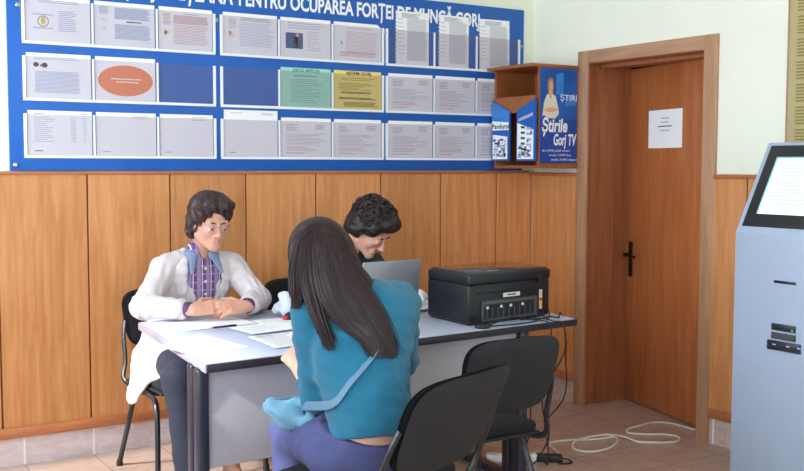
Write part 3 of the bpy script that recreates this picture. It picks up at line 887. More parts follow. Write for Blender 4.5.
# ------------------------------------------------------------------ things on the desk
NSH = [0]
def sheet(name, pts, z, label, cat='paper sheet', marks=None, group='papers on the desk', t=.0012):
    NSH[0] += 1
    if group == 'papers on the desk': z += .0016 * (NSH[0] - 1)
    c = sum((Vector((p[0], p[1], 0)) for p in pts), Vector()) / len(pts)
    m = MB(); m.prism([(p[0] - c.x, p[1] - c.y, 0) for p in pts], (0, 0, t), 'paper')
    if marks:
        a, b, d = Vector((pts[0][0] - c.x, pts[0][1] - c.y, t + .0003)), Vector(pts[1]) - Vector(pts[0]), Vector(pts[3]) - Vector(pts[0])
        b = Vector((b.x, b.y, 0)); d = Vector((d.x, d.y, 0))
        rr = random.Random(len(label))
        for (u0, u1, v0, v1, n, mt) in marks:
            for i in range(n):
                v = v0 + (v1 - v0) * i / max(1, n - 1); e = u1 - (u1 - u0) * rr.random() * .3
                m.quad(a + b * u0 + d * v, a + b * e + d * v, a + b * e + d * (v + .018), a + b * u0 + d * (v + .018), mt)
    o = m.build(name, fix=False); o.location = (c.x, c.y, z)
    bmf = bmesh.new(); bmf.from_mesh(o.data); bmf.to_mesh(o.data); bmf.free()
    return tag(o, label, cat, group)
DZT = .7502
sheet('paper_sheet', [(-2.90, -1.30), (-2.855, -1.62), (-2.62, -1.50), (-2.665, -1.10)], DZT, 'large blank white sheet at the near left corner of the desk')
sheet('paper_sheet', [(-2.69, -1.02), (-2.35, -.98), (-2.36, -.74), (-2.70, -.78)], DZT, 'white sheet lying under the hands of the seated woman in cream')
sheet('paper_sheet', [(-2.36, -1.12), (-2.10, -1.10), (-2.10, -.92), (-2.34, -.90)], DZT, 'thin white sheet lying beside the left hand of the woman in cream', marks=[(.1, .9, .2, .8, 6, 'ink_grey')])
sheet('printed_form', [(-2.555, -1.60), (-2.345, -1.58), (-2.33, -1.30), (-2.54, -1.31)], DZT, 'white printed form in front of the woman in the teal sweater', marks=[(.1, .9, .1, .88, 11, 'ink_grey'), (.1, .5, .8, .9, 2, 'ink_dark')])
sheet('paper_sheet', [(-2.50, -1.27), (-2.22, -1.22), (-2.27, -1.02), (-2.52, -1.05)], DZT, 'white sheet with grey notes lying between the pen and the black computer mouse', marks=[(.1, .7, .3, .7, 4, 'ink_grey')])
pen = empty('ballpoint_pen', 'dark blue ballpoint pen lying in front of the clasped hands', 'pen', (-2.585, -1.055, DZT + .012), R(6))
MB().tube([(0, 0, 0), (.075, 0, 0)], .0048, 'pen_blue', 10).build('barrel', pen)
MB().tube([(.073, 0, 0), (.108, 0, 0), (.112, 0, 0)], [.0052, .0052, .003], 'black_plastic', 10).build('cap', pen)
MB().tube([(-.012, 0, 0), (0, 0, 0)], [.0012, .0042], 'steel', 8).build('tip', pen)

mouse = empty('computer_mouse', 'small round black mouse with a red side on the desk', 'computer mouse', (-2.165, -.955, DZT), R(15))
fm = Field(.0025); fm.ell((0, 0, .010), (.045, .032, .030), 0, 0).plane((0, 0, 0), (0, 0, -1), .002)
o = fm.mesh('shell', ['black_plastic'], None); o.parent = mouse
MB().tube([(.012, 0, .037), (.024, 0, .034)], .004, 'printer_grey', 8).build('wheel', mouse)
m = MB(); m.box((-.050, -.014, .004), (-.036, .012, .022), 'red_plastic', bevel=.003); m.build('side_button', mouse)
m = MB(); m.tube(spline([(.045, 0, .006), (.09, .015, .004), (.13, -.03, .004), (.19, -.02, .004), (.26, .05, .004)]), .0025, 'black_cable', 6); m.build('cable', mouse)

# crumpled pale cloth behind the mouse
fm = Field(.004); rb = random.Random(4)
for i in range(11):
    a = (-2.18 + rb.uniform(0, .15), -.83 + rb.uniform(-.05, .05), .775 + rb.uniform(0, .03)); b = (-2.155 + rb.uniform(-.02, .14), -.82 + rb.uniform(-.05, .05), .82 + rb.uniform(.0, .075))
    fm.cone(a, b, .026, .018, 0, .015)
fm.plane((0, 0, .7512), (0, 0, -1), .003)
o = fm.mesh('cloth_bundle', ['cloth_white'], None, noise=lambda x, y, z: .004 * np.sin(90 * x + 60 * z) * np.sin(80 * y - 70 * z + 2), origin=(-2.09, -.82, .7515))
tag(o, 'crumpled white and grey cloth bundle on the desk behind the mouse', 'cloth')

# laptop, lid towards the photographer
lap = empty('laptop', 'open silver laptop seen from the back of its lid', 'laptop', (-1.765, -1.13, DZT), R(5))
m = MB(); m.box((-.165, 0, .004), (.165, .225, .022), 'laptop_silver', bevel=.004); bs = m.build('base', lap)
m = MB(); m.box((-.145, .045, .022), (.145, .14, .0235), 'laptop_keys')
m.box((-.05, .155, .022), (.05, .21, .0228), 'printer_grey'); m.build('keyboard', bs)
LM = Matrix.Translation((0, .006, .016)) @ Matrix.Rotation(R(8), 4, 'X')
m = MB(); m.box((-.165, -.010, 0), (.165, 0, .252), 'laptop_silver', LM, bevel=.004); ld = m.build('lid', lap)
m = MB(); m.box((-.152, .0002, .018), (.152, .0010, .238), 'laptop_screen', LM); m.build('screen', ld)
MB().tube([(-.12, .004, .016), (.12, .004, .016)], .007, 'black_plastic', 10).build('hinge', lap)

# papers between laptop and printer
for k in range(5):
    sheet('paper_sheet', [(-1.56 + .006 * k, -1.03 - .01 * k), (-1.35 + .004 * k, -1.02), (-1.36, -.72 + .008 * k), (-1.57, -.73)], DZT + k * .0035,
          ['bottom sheet of the small stack between laptop and printer', 'second sheet from the bottom of the stack between laptop and printer', 'middle sheet of the stack between laptop and printer', 'second sheet from the top of the stack between laptop and printer', 'top printed sheet of the stack between laptop and printer'][k],
          marks=[(.1, .9, .1, .9, 9, 'photo_blue')] if k == 4 else None, group='stack of papers behind the laptop', t=.0030)
fm = Field(.004)
fm.cone((-1.50, -.93, .785), (-1.42, -.88, .80), .022, .03, 0, .02).cone((-1.46, -.95, .785), (-1.40, -.80, .82), .016, .018, 0, .02).cone((-1.52, -.88, .783), (-1.44, -.80, .80), .018, .02, 0, .02).plane((0, 0, .7685), (0, 0, -1), .002)
tag(fm.mesh('crumpled_paper', ['paper'], None, noise=lambda x, y, z: .004 * np.sin(130 * x + 40 * y) * np.sin(110 * z + 50 * y), origin=(-1.46, -.88, .769)), 'crumpled white paper on the stack beside the laptop lid', 'paper')

# printer
pr = empty('printer', 'wide black inkjet printer with a grey ink-tank panel on the desk', 'printer', (-1.603, -1.532, DZT), R(7))
PW, PD, PH = .520, .340, .232
m = MB(); m.box((.002, .003, .006), (PW - .006, PD, .178), 'printer_black', bevel=.010, seg=3); m.box((.012, .012, 0), (PW - .03, PD - .012, .012), 'black_plastic')
m.build('body', pr)
m = MB(); m.box((0, 0, .174), (PW, PD, .224), 'printer_black', bevel=.014, seg=4); lidp = m.build('scanner_lid', pr)
m = MB(); m.box((.014, .018, .216), (PW - .014, PD - .014, PH - .002), 'printer_gloss', bevel=.006, seg=3)
m.box((PW * .48, .17, PH - .003), (PW * .54, .19, PH - .0015), 'printer_grey'); m.build('lid_cover', lidp)
m = MB(); m.box((.075, -.006, .014), (.425, .008, .103), 'printer_grey', bevel=.004)
m.box((.088, -.0075, .026), (.40, -.005, .088), 'printer_slot')
for k in range(9): m.box((.10 + k * .034, -.010, .028), (.106 + k * .034, -.006, .070), 'printer_grey')
tk = m.build('ink_tank_panel', pr)
for u in (.105, .190, .250, .325):
    m = MB(); m.lathe([(.007, 0), (.007, .004), (.004, .006)], 'label_white', 10, Matrix.Translation((u, -.008, .074)) @ Matrix.Rotation(R(90), 4, 'X')); m.build('tank_cap', tk)
m = MB(); m.box((.21, -.0005, .112), (.315, .006, .130), 'label_white'); m.box((.235, -.001, .118), (.29, 0, .124), 'ink_dark'); m.build('front_label', pr)
m = MB(); m.box((.443, -.0005, .040), (.461, .006, .128), 'label_white'); m.box((.443, -.001, .045), (.461, 0, .072), 'label_yellow'); m.box((.443, -.001, .076), (.461, 0, .092), 'label_red'); m.box((.446, -.001, .098), (.458, 0, .120), 'label_yellow'); m.build('side_label', pr)
m = MB(); m.box((.43, -.004, .160), (.462, .004, .196), 'printer_slot', bevel=.002); m.build('latch', pr)
m = MB(); m.box((.05, -.001, .136), (.40, .004, .141), 'printer_slot'); m.build('paper_slot', pr)
for ch in pr.children_recursive:
    for v in ch.data.vertices: v.co.x += .16 * v.co.y
m = MB(); m.lathe([(.032, 0), (.034, .006), (.032, .016), (.012, .019)], 'black_plastic', 20)
o = m.build('cable_puck'); o.location = (-1.575, -1.595, DZT)
tag(o, 'low round black puck at the printer front corner on the desk', 'puck')

# cables
def cable(name, pts, r, m_, label, n=8, group=None):
    o = MB().tube(spline(pts, n), r, m_, 7).build(name)
    return tag(o, label, 'cable', group)
Zt = DZT + .006
def deskpt(x, y): return (x, y, Zt)
cable('black_cable', [deskpt(-1.54, -1.585), (-1.47, -1.575, Zt + .012), (-1.38, -1.56, Zt + .022), (-1.30, -1.555, Zt + .008), (-1.24, -1.54, Zt), (-1.17, -1.55, Zt), (-1.12, -1.50, Zt + .004), (-1.08, -1.44, Zt + .02), (-1.095, -1.39, Zt + .04)], .0030, 'black_cable', 'thin black cable looping along the desk in front of the printer to its right side')
cable('black_cable', [deskpt(-1.54, -1.60), (-1.42, -1.615, Zt), (-1.30, -1.60, Zt), (-1.20, -1.575, Zt + .012), (-1.12, -1.56, Zt), (-1.06, -1.50, Zt), (-1.03, -1.47, Zt + .006), (-1.018, -1.48, Zt - .03), (-1.02, -1.50, .60), (-1.06, -1.48, .50), (-1.10, -1.44, .42), (-1.11, -1.45, .30), (-1.08, -1.46, .18), (-1.12, -1.42, .06), (-1.16, -1.38, .008), (-1.20, -1.36, .006)], .0033, 'black_cable', 'black cable hanging over the right end of the desk down to the floor')
cable('black_cable', [(-1.31, -1.52, Zt + .0), (-1.24, -1.575, Zt + .008), (-1.20, -1.62, Zt - .002), (-1.17, -1.652, Zt - .012), (-1.15, -1.65, .66), (-1.09, -1.58, .56), (-1.055, -1.55, .46), (-1.06, -1.53, .36), (-1.12, -1.48, .25), (-1.09, -1.46, .16), (-1.03, -1.40, .06), (-1.00, -1.36, .006), (-.99, -1.33, .006)], .0031, 'black_cable', 'black cable hanging down over the front edge of the desk just right of the printer')
cable('black_cable', [(-1.30, -1.50, Zt), (-1.27, -1.58, Zt + .004), (-1.245, -1.625, Zt), (-1.235, -1.645, Zt - .014), (-1.235, -1.64, .68), (-1.245, -1.58, .62), (-1.26, -1.54, .48), (-1.20, -1.46, .20), (-1.26, -1.40, .01), (-1.34, -1.36, .006)], .0030, 'black_cable', 'short black cable dropping behind the desk leg near the empty chair')
cable('white_cable', [(-.83, -1.255, .006), (-.765, -1.10, .006), (-.678, -1.062, .006), (-.459, -1.146, .006), (-.372, -1.153, .007), (-.40, -1.215, .006), (-.54, -1.30, .006), (-.674, -1.303, .006), (-.700, -1.205, .006), (-.585, -1.115, .012), (-.379, -1.10, .006), (-.335, -1.20, .012), (-.322, -1.301, .006), (-.166, -1.398, .006), (-.077, -1.336, .006), (-.10, -1.26, .006), (-.174, -1.215, .006), (-.24, -1.138, .006), (-.183, -1.073, .006), (-.06, -1.055, .006), (.03, -1.04, .006), (.10, -1.09, .006), (.115, -1.20, .006), (.11, -1.285, .006)], .0055, 'white_cable', 'white cable lying in loose loops on the tiled floor towards the door', 10)

ps = empty('power_adapter', 'black power adapter brick lying on the floor by the desk leg', 'power adapter', (-.945, -1.305, 0), R(-36))
MB().box((-.065, -.028, 0), (.065, .028, .034), 'black_plastic', bevel=.007, seg=3).build('housing', ps)
MB().tube(spline([(.065, 0, .017), (.09, 0, .012), (.11, -.02, .005), (.09, -.05, .005), (.04, -.06, .005)]), .004, 'black_cable', 7).build('lead', ps)
st = empty('power_strip', 'white power strip on the floor behind the desk leg', 'power strip', (-1.10, -1.205, 0), R(-30))
MB().box((-.125, -.028, 0), (.125, .028, .036), 'white_plastic', bevel=.006, seg=2).build('housing', st)
m = MB()
for k in range(4): m.lathe([(.019, 0), (.019, .002), (.016, .0022), (.016, .0005)], 'label_white', 18, Matrix.Translation((-.084 + k * .056, 0, .036)))
m.build('sockets', st)

# ------------------------------------------------------------------ visitor chairs
def make_chair(label, loc, rz, group='black visitor chairs', lean=.26, wide=1.0, low=0.0):
    c = empty('visitor_chair', label, 'chair', loc, rz, group)     # sits facing local +Y, seat centre at the origin
    m = MB()
    def seat(u, v):
        a = u * 2 - 1; b = v * 2 - 1
        return None
    m.box((-.235, -.20, .415), (.235, .225, .428), 'chair_shell', bevel=.006, seg=2)
    m.box((-.225, -.195, .426), (.225, .22, .468), 'chair_fabric', bevel=.018, seg=4); m.build('seat', c)
    # backrest: curved pad in front of a curved shell with rounded corners
    def back(m, w, h, z0, off, th, mt, bulge, nu=20, nv=14):
        def outline(a, b):                     # superellipse corners, narrower at the bottom
            k = 4.2
            s = max(abs(a), abs(b)); 
            if s < 1e-6: return 0, 0
            n = (abs(a) ** k + abs(b) ** k) ** (1 / k)
            return a * s / n, b * s / n
        for side in (0, 1):
            def fn(u, v):
                a, b = outline(u * 2 - 1, v * 2 - 1)
                ww = w * (1 - .10 * (1 - (b + 1) / 2))
                x = a * ww; zz = z0 + (b + 1) / 2 * h
                rim = max(abs(a), abs(b)) ** 6 if max(abs(u*2-1), abs(v*2-1)) < .999 else 1
                y = off - .030 * (1 - (x / .235) ** 2) + .01 - (zz - .50) * lean - .25
                t = (th / 2) * (1 - .75 * rim)
                return Vector((x, y + (t if side else -t) * (1 + bulge * (0 if side == 0 else .5)), zz))
            m.grid(fn, nu, nv, mt)
        return m
    m = MB(); back(m, .222 * wide, .272 + low, .556 - low, .016, .030, 'chair_fabric', 0); 
    bmesh.ops.remove_doubles(m.bm, verts=list(m.bm.verts), dist=.0045)
    bk = m.build('backrest', c)
    m = MB(); back(m, .228 * wide, .282 + low, .551 - low, -.012, .030, 'chair_shell', 0)
    bmesh.ops.remove_doubles(m.bm, verts=list(m.bm.verts), dist=.0045)
    m.build('back_shell', bk)
    for s in (-1, 1):
        x = s * .245
        MB().tube(spline([(x * .90 * wide, -.236 - .19 * lean, .69), (x * .96 * wide, -.238 - .12 * lean, .62), (x * .98 * wide, -.240, .50), (x, -.225, .435), (x * .97, -.19, .405), (x * .9, -.10, .400), (x * .86, .05, .402)], 6), .0125, 'chair_tube', 9, flat=.8).build('backrest_support', c)
        y1 = .20
        MB().tube(spline([(x * .9, -.02, .405), (x, .10, .402), (x * 1.02, .185, .385), (x * 1.05, .225, .30), (x * 1.1, .255, .015)], 6), .0125, 'chair_tube', 9).build('leg', c)
        MB().tube(spline([(x * .9, .02, .395), (x, -.03, .385), (x * 1.03, -.075, .34), (x * 1.06, -.14, .20), (x * 1.1, -.225, .015)], 6), .0125, 'chair_tube', 9).build('leg', c)
    m = MB(); m.tube([(-.245, .09, .398), (.245, .09, .398)], .010, 'chair_tube', 8); m.tube([(-.245, -.08, .398), (.245, -.08, .398)], .010, 'chair_tube', 8); m.build('seat_rails', c)
    for s in (-1, 1):
        for yy in (.255, -.225): m = MB(); m.lathe([(.016, 0), (.016, .014), (.013, .03)], 'black_plastic', 12, Matrix.Translation((s * .2695, yy, 0))); m.build('foot_cap', c)
    return c
ch0 = make_chair('near black chair back in the foreground, behind the woman in the teal sweater', (-2.548, -2.285, 0), R(20.5), lean=.44, wide=1.15, low=.03)
t = text_obj('logo', 'CDP', 'label_white', None, .026, .012, (0, 0, 0), (1, 0, 0), (0, 0, 1), .03); 
t.parent = [k for k in ch0.children if k.name.startswith('backrest') and 'support' not in k.name][0]
t.location = (.18, -.374, .785); t.rotation_euler = (R(-24), 0, R(9))
def chair_copy(loc, rz, label):
    c = copy_tree(ch1); c.location = loc; c.rotation_euler = (0, 0, rz); c['label'] = label
    return c
ch1 = make_chair('empty black chair pulled up to the desk below the printer', (-1.905, -1.90, 0), R(0), wide=.95)
ch2 = chair_copy((-2.47, -.475, 0), R(180 + 3), 'black chair under the woman in the cream jacket, its back showing beside her')
ch3 = chair_copy((-1.72, -.43, 0), R(180 - 3), 'black chair behind the laptop under the woman in the dark jacket')
# ------------------------------------------------------------------ people
def V(*a): return np.array(a, float)
def head_matrix(fwd, pitch, roll=0.0):
    """columns: person's right, forward, up"""
    f = V(fwd[0], fwd[1], 0); f /= np.linalg.norm(f); up = V(0, 0, 1); r = np.cross(f, up)
    p = R(pitch); f2 = f * math.cos(p) - up * math.sin(p); u2 = up * math.cos(p) + f * math.sin(p)
    q = R(roll); r2 = r * math.cos(q) + u2 * math.sin(q); u3 = u2 * math.cos(q) - r * math.sin(q)
    return np.stack([r2, f2, u3], 1)

def add_head(F, c, M, skin=0, lip=1, white=2, dark=3, face=True, lid=(.0048, .0115)):
    P = lambda x, y, z: V(*c) + M @ V(x, y, z)
    F.ell(P(0, -.014, .045), (.072, .090, .078), skin, .02, M)
    F.ell(P(0, .018, -.028), (.057, .066, .080), skin, .03, M)
    for s in (-1, 1):
        F.cone(P(s * .050, .0, -.052), P(s * .012, .068, -.094), .022, .017, skin, .025)
        F.ell(P(s * .034, .056, -.024), (.024, .024, .026), skin, .025, M)
        e = M @ np.array([[1, 0, 0], [0, 1, 0], [0, 0, 1]], float)
        F.ell(P(s * .076, -.008, -.008), (.010, .019, .031), skin, .008, M)
        F.ell(P(s * .082, -.002, -.004), (.006, .009, .016), skin, .004, M, sub=True)
    F.ell(P(0, .070, -.092), (.020, .017, .017), skin, .02, M)
    if not face: return
    F.cone(P(-.042, .072, .024), P(.042, .072, .024), .014, .014, skin, .02)
    for s in (-1, 1): F.ell(P(s * .031, .096, .004), (.017, .016, .011), skin, .012, M, sub=True)
    F.cone(P(0, .082, .014), P(0, .104, -.030), .0085, .0125, skin, .010)
    for s in (-1, 1):
        F.ell(P(s * .0125, .095, -.034), (.008, .010, .007), skin, .006, M)
        F.ell(P(s * .0065, .102, -.043), (.004, .005, .004), skin, .003, M, sub=True)
        F.ell(P(s * .031, .0765, .002), .0140, white, .001)
        F.ell(P(s * .031, .0885, -.0035), (.0055, .003, .0055), dark, .001, M)
        F.ell(P(s * .031, .0775, lid[0]), (.0172, .0158, lid[1]), skin, .004, M)       # lowered upper lid
        F.ell(P(s * .031, .0770, -.0115), (.0165, .013, .0055), skin, .005, M)       # lower lid
    F.ell(P(0, .077, -.060), (.028, .014, .022), skin, .015, M)
    F.cone(P(-.016, .0880, -.058), P(.016, .0880, -.058), .0036, .0036, lip, .004)
    F.cone(P(-.014, .0875, -.0650), P(.014, .0875, -.0650), .0044, .0044, lip, .003)
    F.cone(P(-.022, .0955, -.0612), P(.022, .0955, -.0612), .0018, .0018, lip, .002, sub=True)

def add_hand(F, w, fwd, back, thumb_side, curl, skin=0, sc=1.0, spread=1.0):
    """w wrist, fwd along the palm, back = out of the back of the hand, thumb_side = +1/-1 along cross(fwd, back)"""
    f = V(*fwd) / np.linalg.norm(fwd); b = V(*back); b = b - f * (b @ f); b /= np.linalg.norm(b)
    s = np.cross(f, b) * thumb_side; w = V(*w)
    P = lambda a, c, d: w + (f * a + s * c + b * d) * sc
    F.cone(P(-.02, 0, 0), P(.02, .002, 0), .024 * sc, .026 * sc, skin, .015, sq=(b, .75))
    for c0 in (-.026, -.010, .008, .024): F.cone(P(.018, c0 * .6, 0), P(.082 - abs(c0) * .2, c0, .001), .016 * sc, .0125 * sc, skin, .012, sq=(b, .85))
    lens = {.027: (.042, .025, .020), .009: (.046, .029, .022), -.009: (.042, .027, .021), -.026: (.033, .020, .018)}
    for i, (c0, L) in enumerate(lens.items()):
        p = P(.084 - abs(c0 - .006) * .25, c0, .002); ang = 0; rad = [.0102, .0092, .0082, .0068]
        for j, l in enumerate(L):
            ang += R(curl[j] + i * 4)
            d = f * math.cos(ang) - b * math.sin(ang) + s * (c0 * 3.0 * spread) * (1 if j == 0 else .6)
            d /= np.linalg.norm(d)
            q = p + d * l * sc
            F.cone(p, q, rad[j] * sc, rad[j + 1] * sc, skin, .004); p = q
    p = P(.018, .022, -.004); d = f * .62 + s * .72 - b * .30; d /= np.linalg.norm(d)
    q = p + d * .042 * sc; F.cone(p, q, .0145 * sc, .0112 * sc, skin, .010)
    d2 = f * .90 + s * .20 - b * .35; d2 /= np.linalg.norm(d2); q2 = q + d2 * .030 * sc; F.cone(q, q2, .0112 * sc, .0095 * sc, skin, .004)
    d3 = f * .95 - b * .3; d3 /= np.linalg.norm(d3); F.cone(q2, q2 + d3 * .024 * sc, .0095 * sc, .0072 * sc, skin, .004)

SKIN = ['', 'lips', 'eye_white', 'eye_dark']
def lock(m, pts, r, mt, n=5, k=5):
    path = spline(pts, k); N = len(path)
    rad = [max(.0008, r * (math.sin(PI * min(1, (i / (N - 1)) * .75 + .22)) ** .7)) for i in range(N)]
    m.tube(path, rad, mt, n)

# ---------- the woman in the cream jacket
pel = V(-2.47, -.42, .555); wst = V(-2.46, -.43, .70); chs = V(-2.445, -.475, .88); nck = V(-2.44, -.52, 1.035)
hc = V(-2.412, -.600, 1.174); HM = head_matrix((.06, -1.0), 12, 2)
sR, sL = V(-2.605, -.515, .962), V(-2.265, -.52, .955)        # her right is at the left of the photo
eR, eL = V(-2.738, -.62, .812), V(-2.190, -.64, .812)
wR, wL = V(-2.572, -.800, .806), V(-2.338, -.825, .806)
kR, kL = V(-2.660, -.86, .515), V(-2.44, -.90, .515)
aR, aL = V(-2.655, -.96, .09), V(-2.455, -.93, .10)
F = Field(.0042)
F.ell(pel, (.165, .115, .10), 0, .03); F.cone(pel, wst, .12, .105, 0, .04); F.ell(chs, (.150, .10, .15), 0, .04)
F.cone(sR, sL, .05, .05, 0, .05); F.cone(nck - V(0, -.01, .03), hc + HM @ V(0, -.025, -.05), .054, .050, 0, .025)
for a, b, c in ((sR, eR, wR), (sL, eL, wL)):
    F.cone(a, b, .046, .036, 0, .03); F.cone(b, c, .036, .024, 0, .02)
for h, k, a in ((V(-2.56, -.45, .55), kR, aR), (V(-2.39, -.45, .55), kL, aL)):
    F.cone(h, k, .075, .052, 0, .03); F.cone(k, a, .050, .034, 0, .02)
    F.cone(a, a + V(.02, -.12, -.055), .034, .024, 0, .02)
add_head(F, hc, HM)
add_hand(F, wR, (.96, -.20, .10), (.05, -.80, .60), -1, (16, 30, 26), 0, 1.0)
add_hand(F, wL, (-.95, -.16, .06), (-.05, -.80, .60), 1, (14, 28, 24), 0, 1.0)
MATS['']= MATS['skin_w']
w1 = F.mesh('person', ['skin_w'] + SKIN[1:], origin=(-2.47, -.42, .47))
tag(w1, 'woman in a cream jacket with short brown hair and glasses, hands clasped on the desk', 'person', 'people at the desk')

# plaid shirt under the jacket, with cuffs and collar
F = Field(.005)
F.cone(wst - V(0, 0, .06), wst, .112, .112, 0, .03); F.ell(chs, (.158, .115, .155), 0, .05); F.cone(sR, sL, .058, .058, 0, .05)
F.cone(V(-2.445, -.525, 1.0), V(-2.44, -.535, 1.045), .068, .060, 0, .02)
F.ell(nck + V(.02, -.085, .035), (.045, .06, .075), 0, .012, sub=True)
shirt = F.mesh('shirt', ['plaid_shirt'], w1)
for a, b in ((wR, eR), (wL, eL)):
    d = (b - a) / np.linalg.norm(b - a); Fc = Field(.004); Fc.cone(a + d * .012, a + d * .07, .0335, .038, 0, .01).plane(a + d * .012, -d, .004)
    o = Fc.mesh('cuff', ['cuff_purple'], w1); 
m = MB(); m.lathe([(.006, 0), (.006, .003), (.003, .004)], 'print_cream', 10, Matrix.Translation(tuple(wR + V(.0, -.038, -.006) + (eR - wR) * .1)) @ Matrix.Rotation(R(75), 4, 'X')); adopt(m.build('cuff_button'), w1)
Fc = Field(.004)
nb = nck + V(0, -.005, .018)
for i in range(13):
    t0, t1 = -2.45 + 4.9 * i / 13, -2.45 + 4.9 * (i + 1) / 13
    p = lambda t: nb + V(.066 * math.sin(t), .066 * math.cos(t) - .006, -.020 * (1 - math.cos(t)) * .8)
    Fc.cone(p(t0), p(t1), .013, .013, 0, .01)
for s, x in ((-1, -.050), (1, .062)):
    a = nb + V(s * .052, -.055, -.022); b = nb + V(x * 1.28, -.085, -.105)
    Fc.cone(a, b, .024, .010, 0, .012, sq=((0, -1, .4), .4))
Fc.mesh('collar', ['collar_blue'], w1)
bsh = bvh_of(shirt)
for z in (.965, .905, .845):
    hit = bsh.ray_cast(Vector((-2.432, -1.2, z)), Vector((0, 1, 0)))[0]
    m = MB(); m.lathe([(.0065, -.002), (.0065, .003), (.003, .004)], 'print_cream', 10, Matrix.Translation(hit) @ Matrix.Rotation(R(90), 4, 'X')); adopt(m.build('shirt_button'), w1)

# jacket: open front, sleeves, long tail hanging beside the chair
F = Field(.0048)
F.cone(V(-2.465, -.41, .60), wst + V(0, .01, 0), .150, .142, 0, .04); F.ell(chs + V(0, .012, -.01), (.178, .126, .16), 0, .06)
F.cone(sR + V(.03, .01, .0), sL + V(-.03, .01, .0), .062, .062, 0, .05); F.cone(nck + V(-.05, .02, -.03), sR, .055, .058, 0, .03); F.cone(nck + V(.05, .02, -.03), sL, .055, .058, 0, .03)
F.cone(sR, eR, .060, .056, 0, .03); F.cone(eR, eR + (wR - eR) * .74, .055, .046, 0, .03)
F.cone(sL, eL, .060, .056, 0, .03); F.cone(eL, eL + (wL - eL) * .68, .056, .048, 0, .03)
F.plane(V(0, 0, 0), (0, 0, -1)) if False else None
F.cone(nck + V(.004, -.13, .055), V(-2.425, -.645, .80), .085, .080, 0, .012, sub=True)
F.cone(V(-2.425, -.645, .80), V(-2.425, -.64, .60), .080, .09, 0, .012, sub=True)
F.cone(nck + V(0, -.02, -.01), hc, .060, .07, 0, .01, sub=True)
tn = (.85, .5, -.1)
F.cone(V(-2.60, -.44, .70), V(-2.685, -.52, .56), .080, .080, 0, .03, sq=(tn, .36))
F.cone(V(-2.685, -.52, .56), V(-2.765, -.52, .385), .078, .036, 0, .03, sq=(tn, .36))
F.cone(V(-2.615, -.60, .66), V(-2.66, -.62, .54), .065, .050, 0, .03, sq=(tn, .36))
F.cone(V(-2.33, -.44, .68), V(-2.27, -.55, .56), .07, .055, 0, .03, sq=((.9, -.3, 0), .4))
for p, d in ((eR + (wR - eR) * .78, wR - eR), (eL + (wL - eL) * .70, wL - eL)): F.plane(p, d, .006) if False else None
def fold(x, y, z): return np.clip((z - .35) * 4, .15, 1) * (.0028 * np.sin(52 * z + 26 * x + 9 * np.sin(21 * x + 2)) * np.sin(31 * y + 17 * z) + .0014 * np.sin(95 * z - 70 * x) * np.sin(60 * y + 40 * x))
jac = F.mesh('jacket', ['jacket_cream'], w1, noise=fold)
# lapels
bj = bvh_of(jac)
def on_jac(x, z):
    h = bj.ray_cast(Vector((x, -1.3, z)), Vector((0, 1, 0)))[0]
    return V(h.x, h.y - .006, h.z)
for s in (-1, 1):
    F = Field(.003)
    q = [on_jac(-2.436 + s * dx, z) for dx, z in ((.090, 1.005), (.110, .965), (.116, .93), (.106, .87), (.094, .80))]
    for a, b, ra, rb_ in zip(q[:-1], q[1:], (.018, .026, .030, .022), (.026, .030, .022, .010)): F.cone(a, b, ra, rb_, 0, .01, sq=((s * .35, -1, .15), .22))
    F.mesh('lapel', ['jacket_cream'], w1)
# trousers and shoes
F = Field(.005)
F.ell(pel - V(0, .0, .0), (.178, .128, .105), 0, .03)
F.cone(V(-2.56, -.45, .555), kR, .090, .074, 0, .04); F.cone(kR, aR + V(0, 0, .0), .072, .062, 0, .04)
F.cone(V(-2.39, -.45, .555), kL, .090, .072, 0, .04); F.cone(kL, aL + V(0, 0, .15), .070, .060, 0, .04)
F.mesh('trousers', ['trouser_navy'], w1, noise=lambda x, y, z: .003 * np.sin(40 * z + 30 * x) * np.sin(25 * y + 11 * z))
def shoe(parent, ank, d, mt='shoe_black'):
    d = V(d[0], d[1], 0); d /= np.linalg.norm(d); g = V(ank[0], ank[1], 0)
    F = Field(.004)
    F.cone(g + d * -.02 + V(0, 0, .04), g + d * .13 + V(0, 0, .028), .038, .034, 0, .02, sq=((0, 0, 1), .8)); F.cone(g + V(0, 0, .05), g + d * .05 + V(0, 0, .045), .036, .034, 0, .02); F.cone(g - d * .025 + V(0, 0, .02), g - d * .025 + V(0, 0, .03), .03, .03, 0, .01)
    F.plane(g + V(0, 0, .003), (0, 0, -1), .003)
    return F.mesh('shoe', [mt], parent)
shoe(w1, aR, (.15, -1)); shoe(w1, aL, (.15, -1))
# glasses
HP = lambda x, y, z: tuple(hc + HM @ V(x, y, z))
m = MB()
for s in (-1, 1):
    ring = [HP(s * .033 + .024 * math.copysign(abs(math.cos(t)) ** .7, math.cos(t)), .104 - .010 * abs(math.cos(t)) * (1 if math.cos(t) * s > 0 else 0), -.002 + .0155 * math.copysign(abs(math.sin(t)) ** .7, math.sin(t))) for t in [2 * PI * i / 24 for i in range(24)]]
    m.tube(ring, .0013, 'steel', 6, closed=True)
    m.tube([HP(s * .057, .095, .004), HP(s * .070, .072, .006), HP(s * .078, .0, .006)], .0014, 'steel', 6)
m.tube([HP(-.010, .105, .003), HP(0, .109, .006), HP(.010, .105, .003)], .0013, 'steel', 6)
adopt(m.build('glasses'), w1)
m = MB()
for s in (-1, 1): m.tube([HP(s * .012, .087, .020), HP(s * .030, .090, .027), HP(s * .050, .074, .021)], [.0028, .0034, .0014], 'brow', 6)
adopt(m.build('eyebrows'), w1)
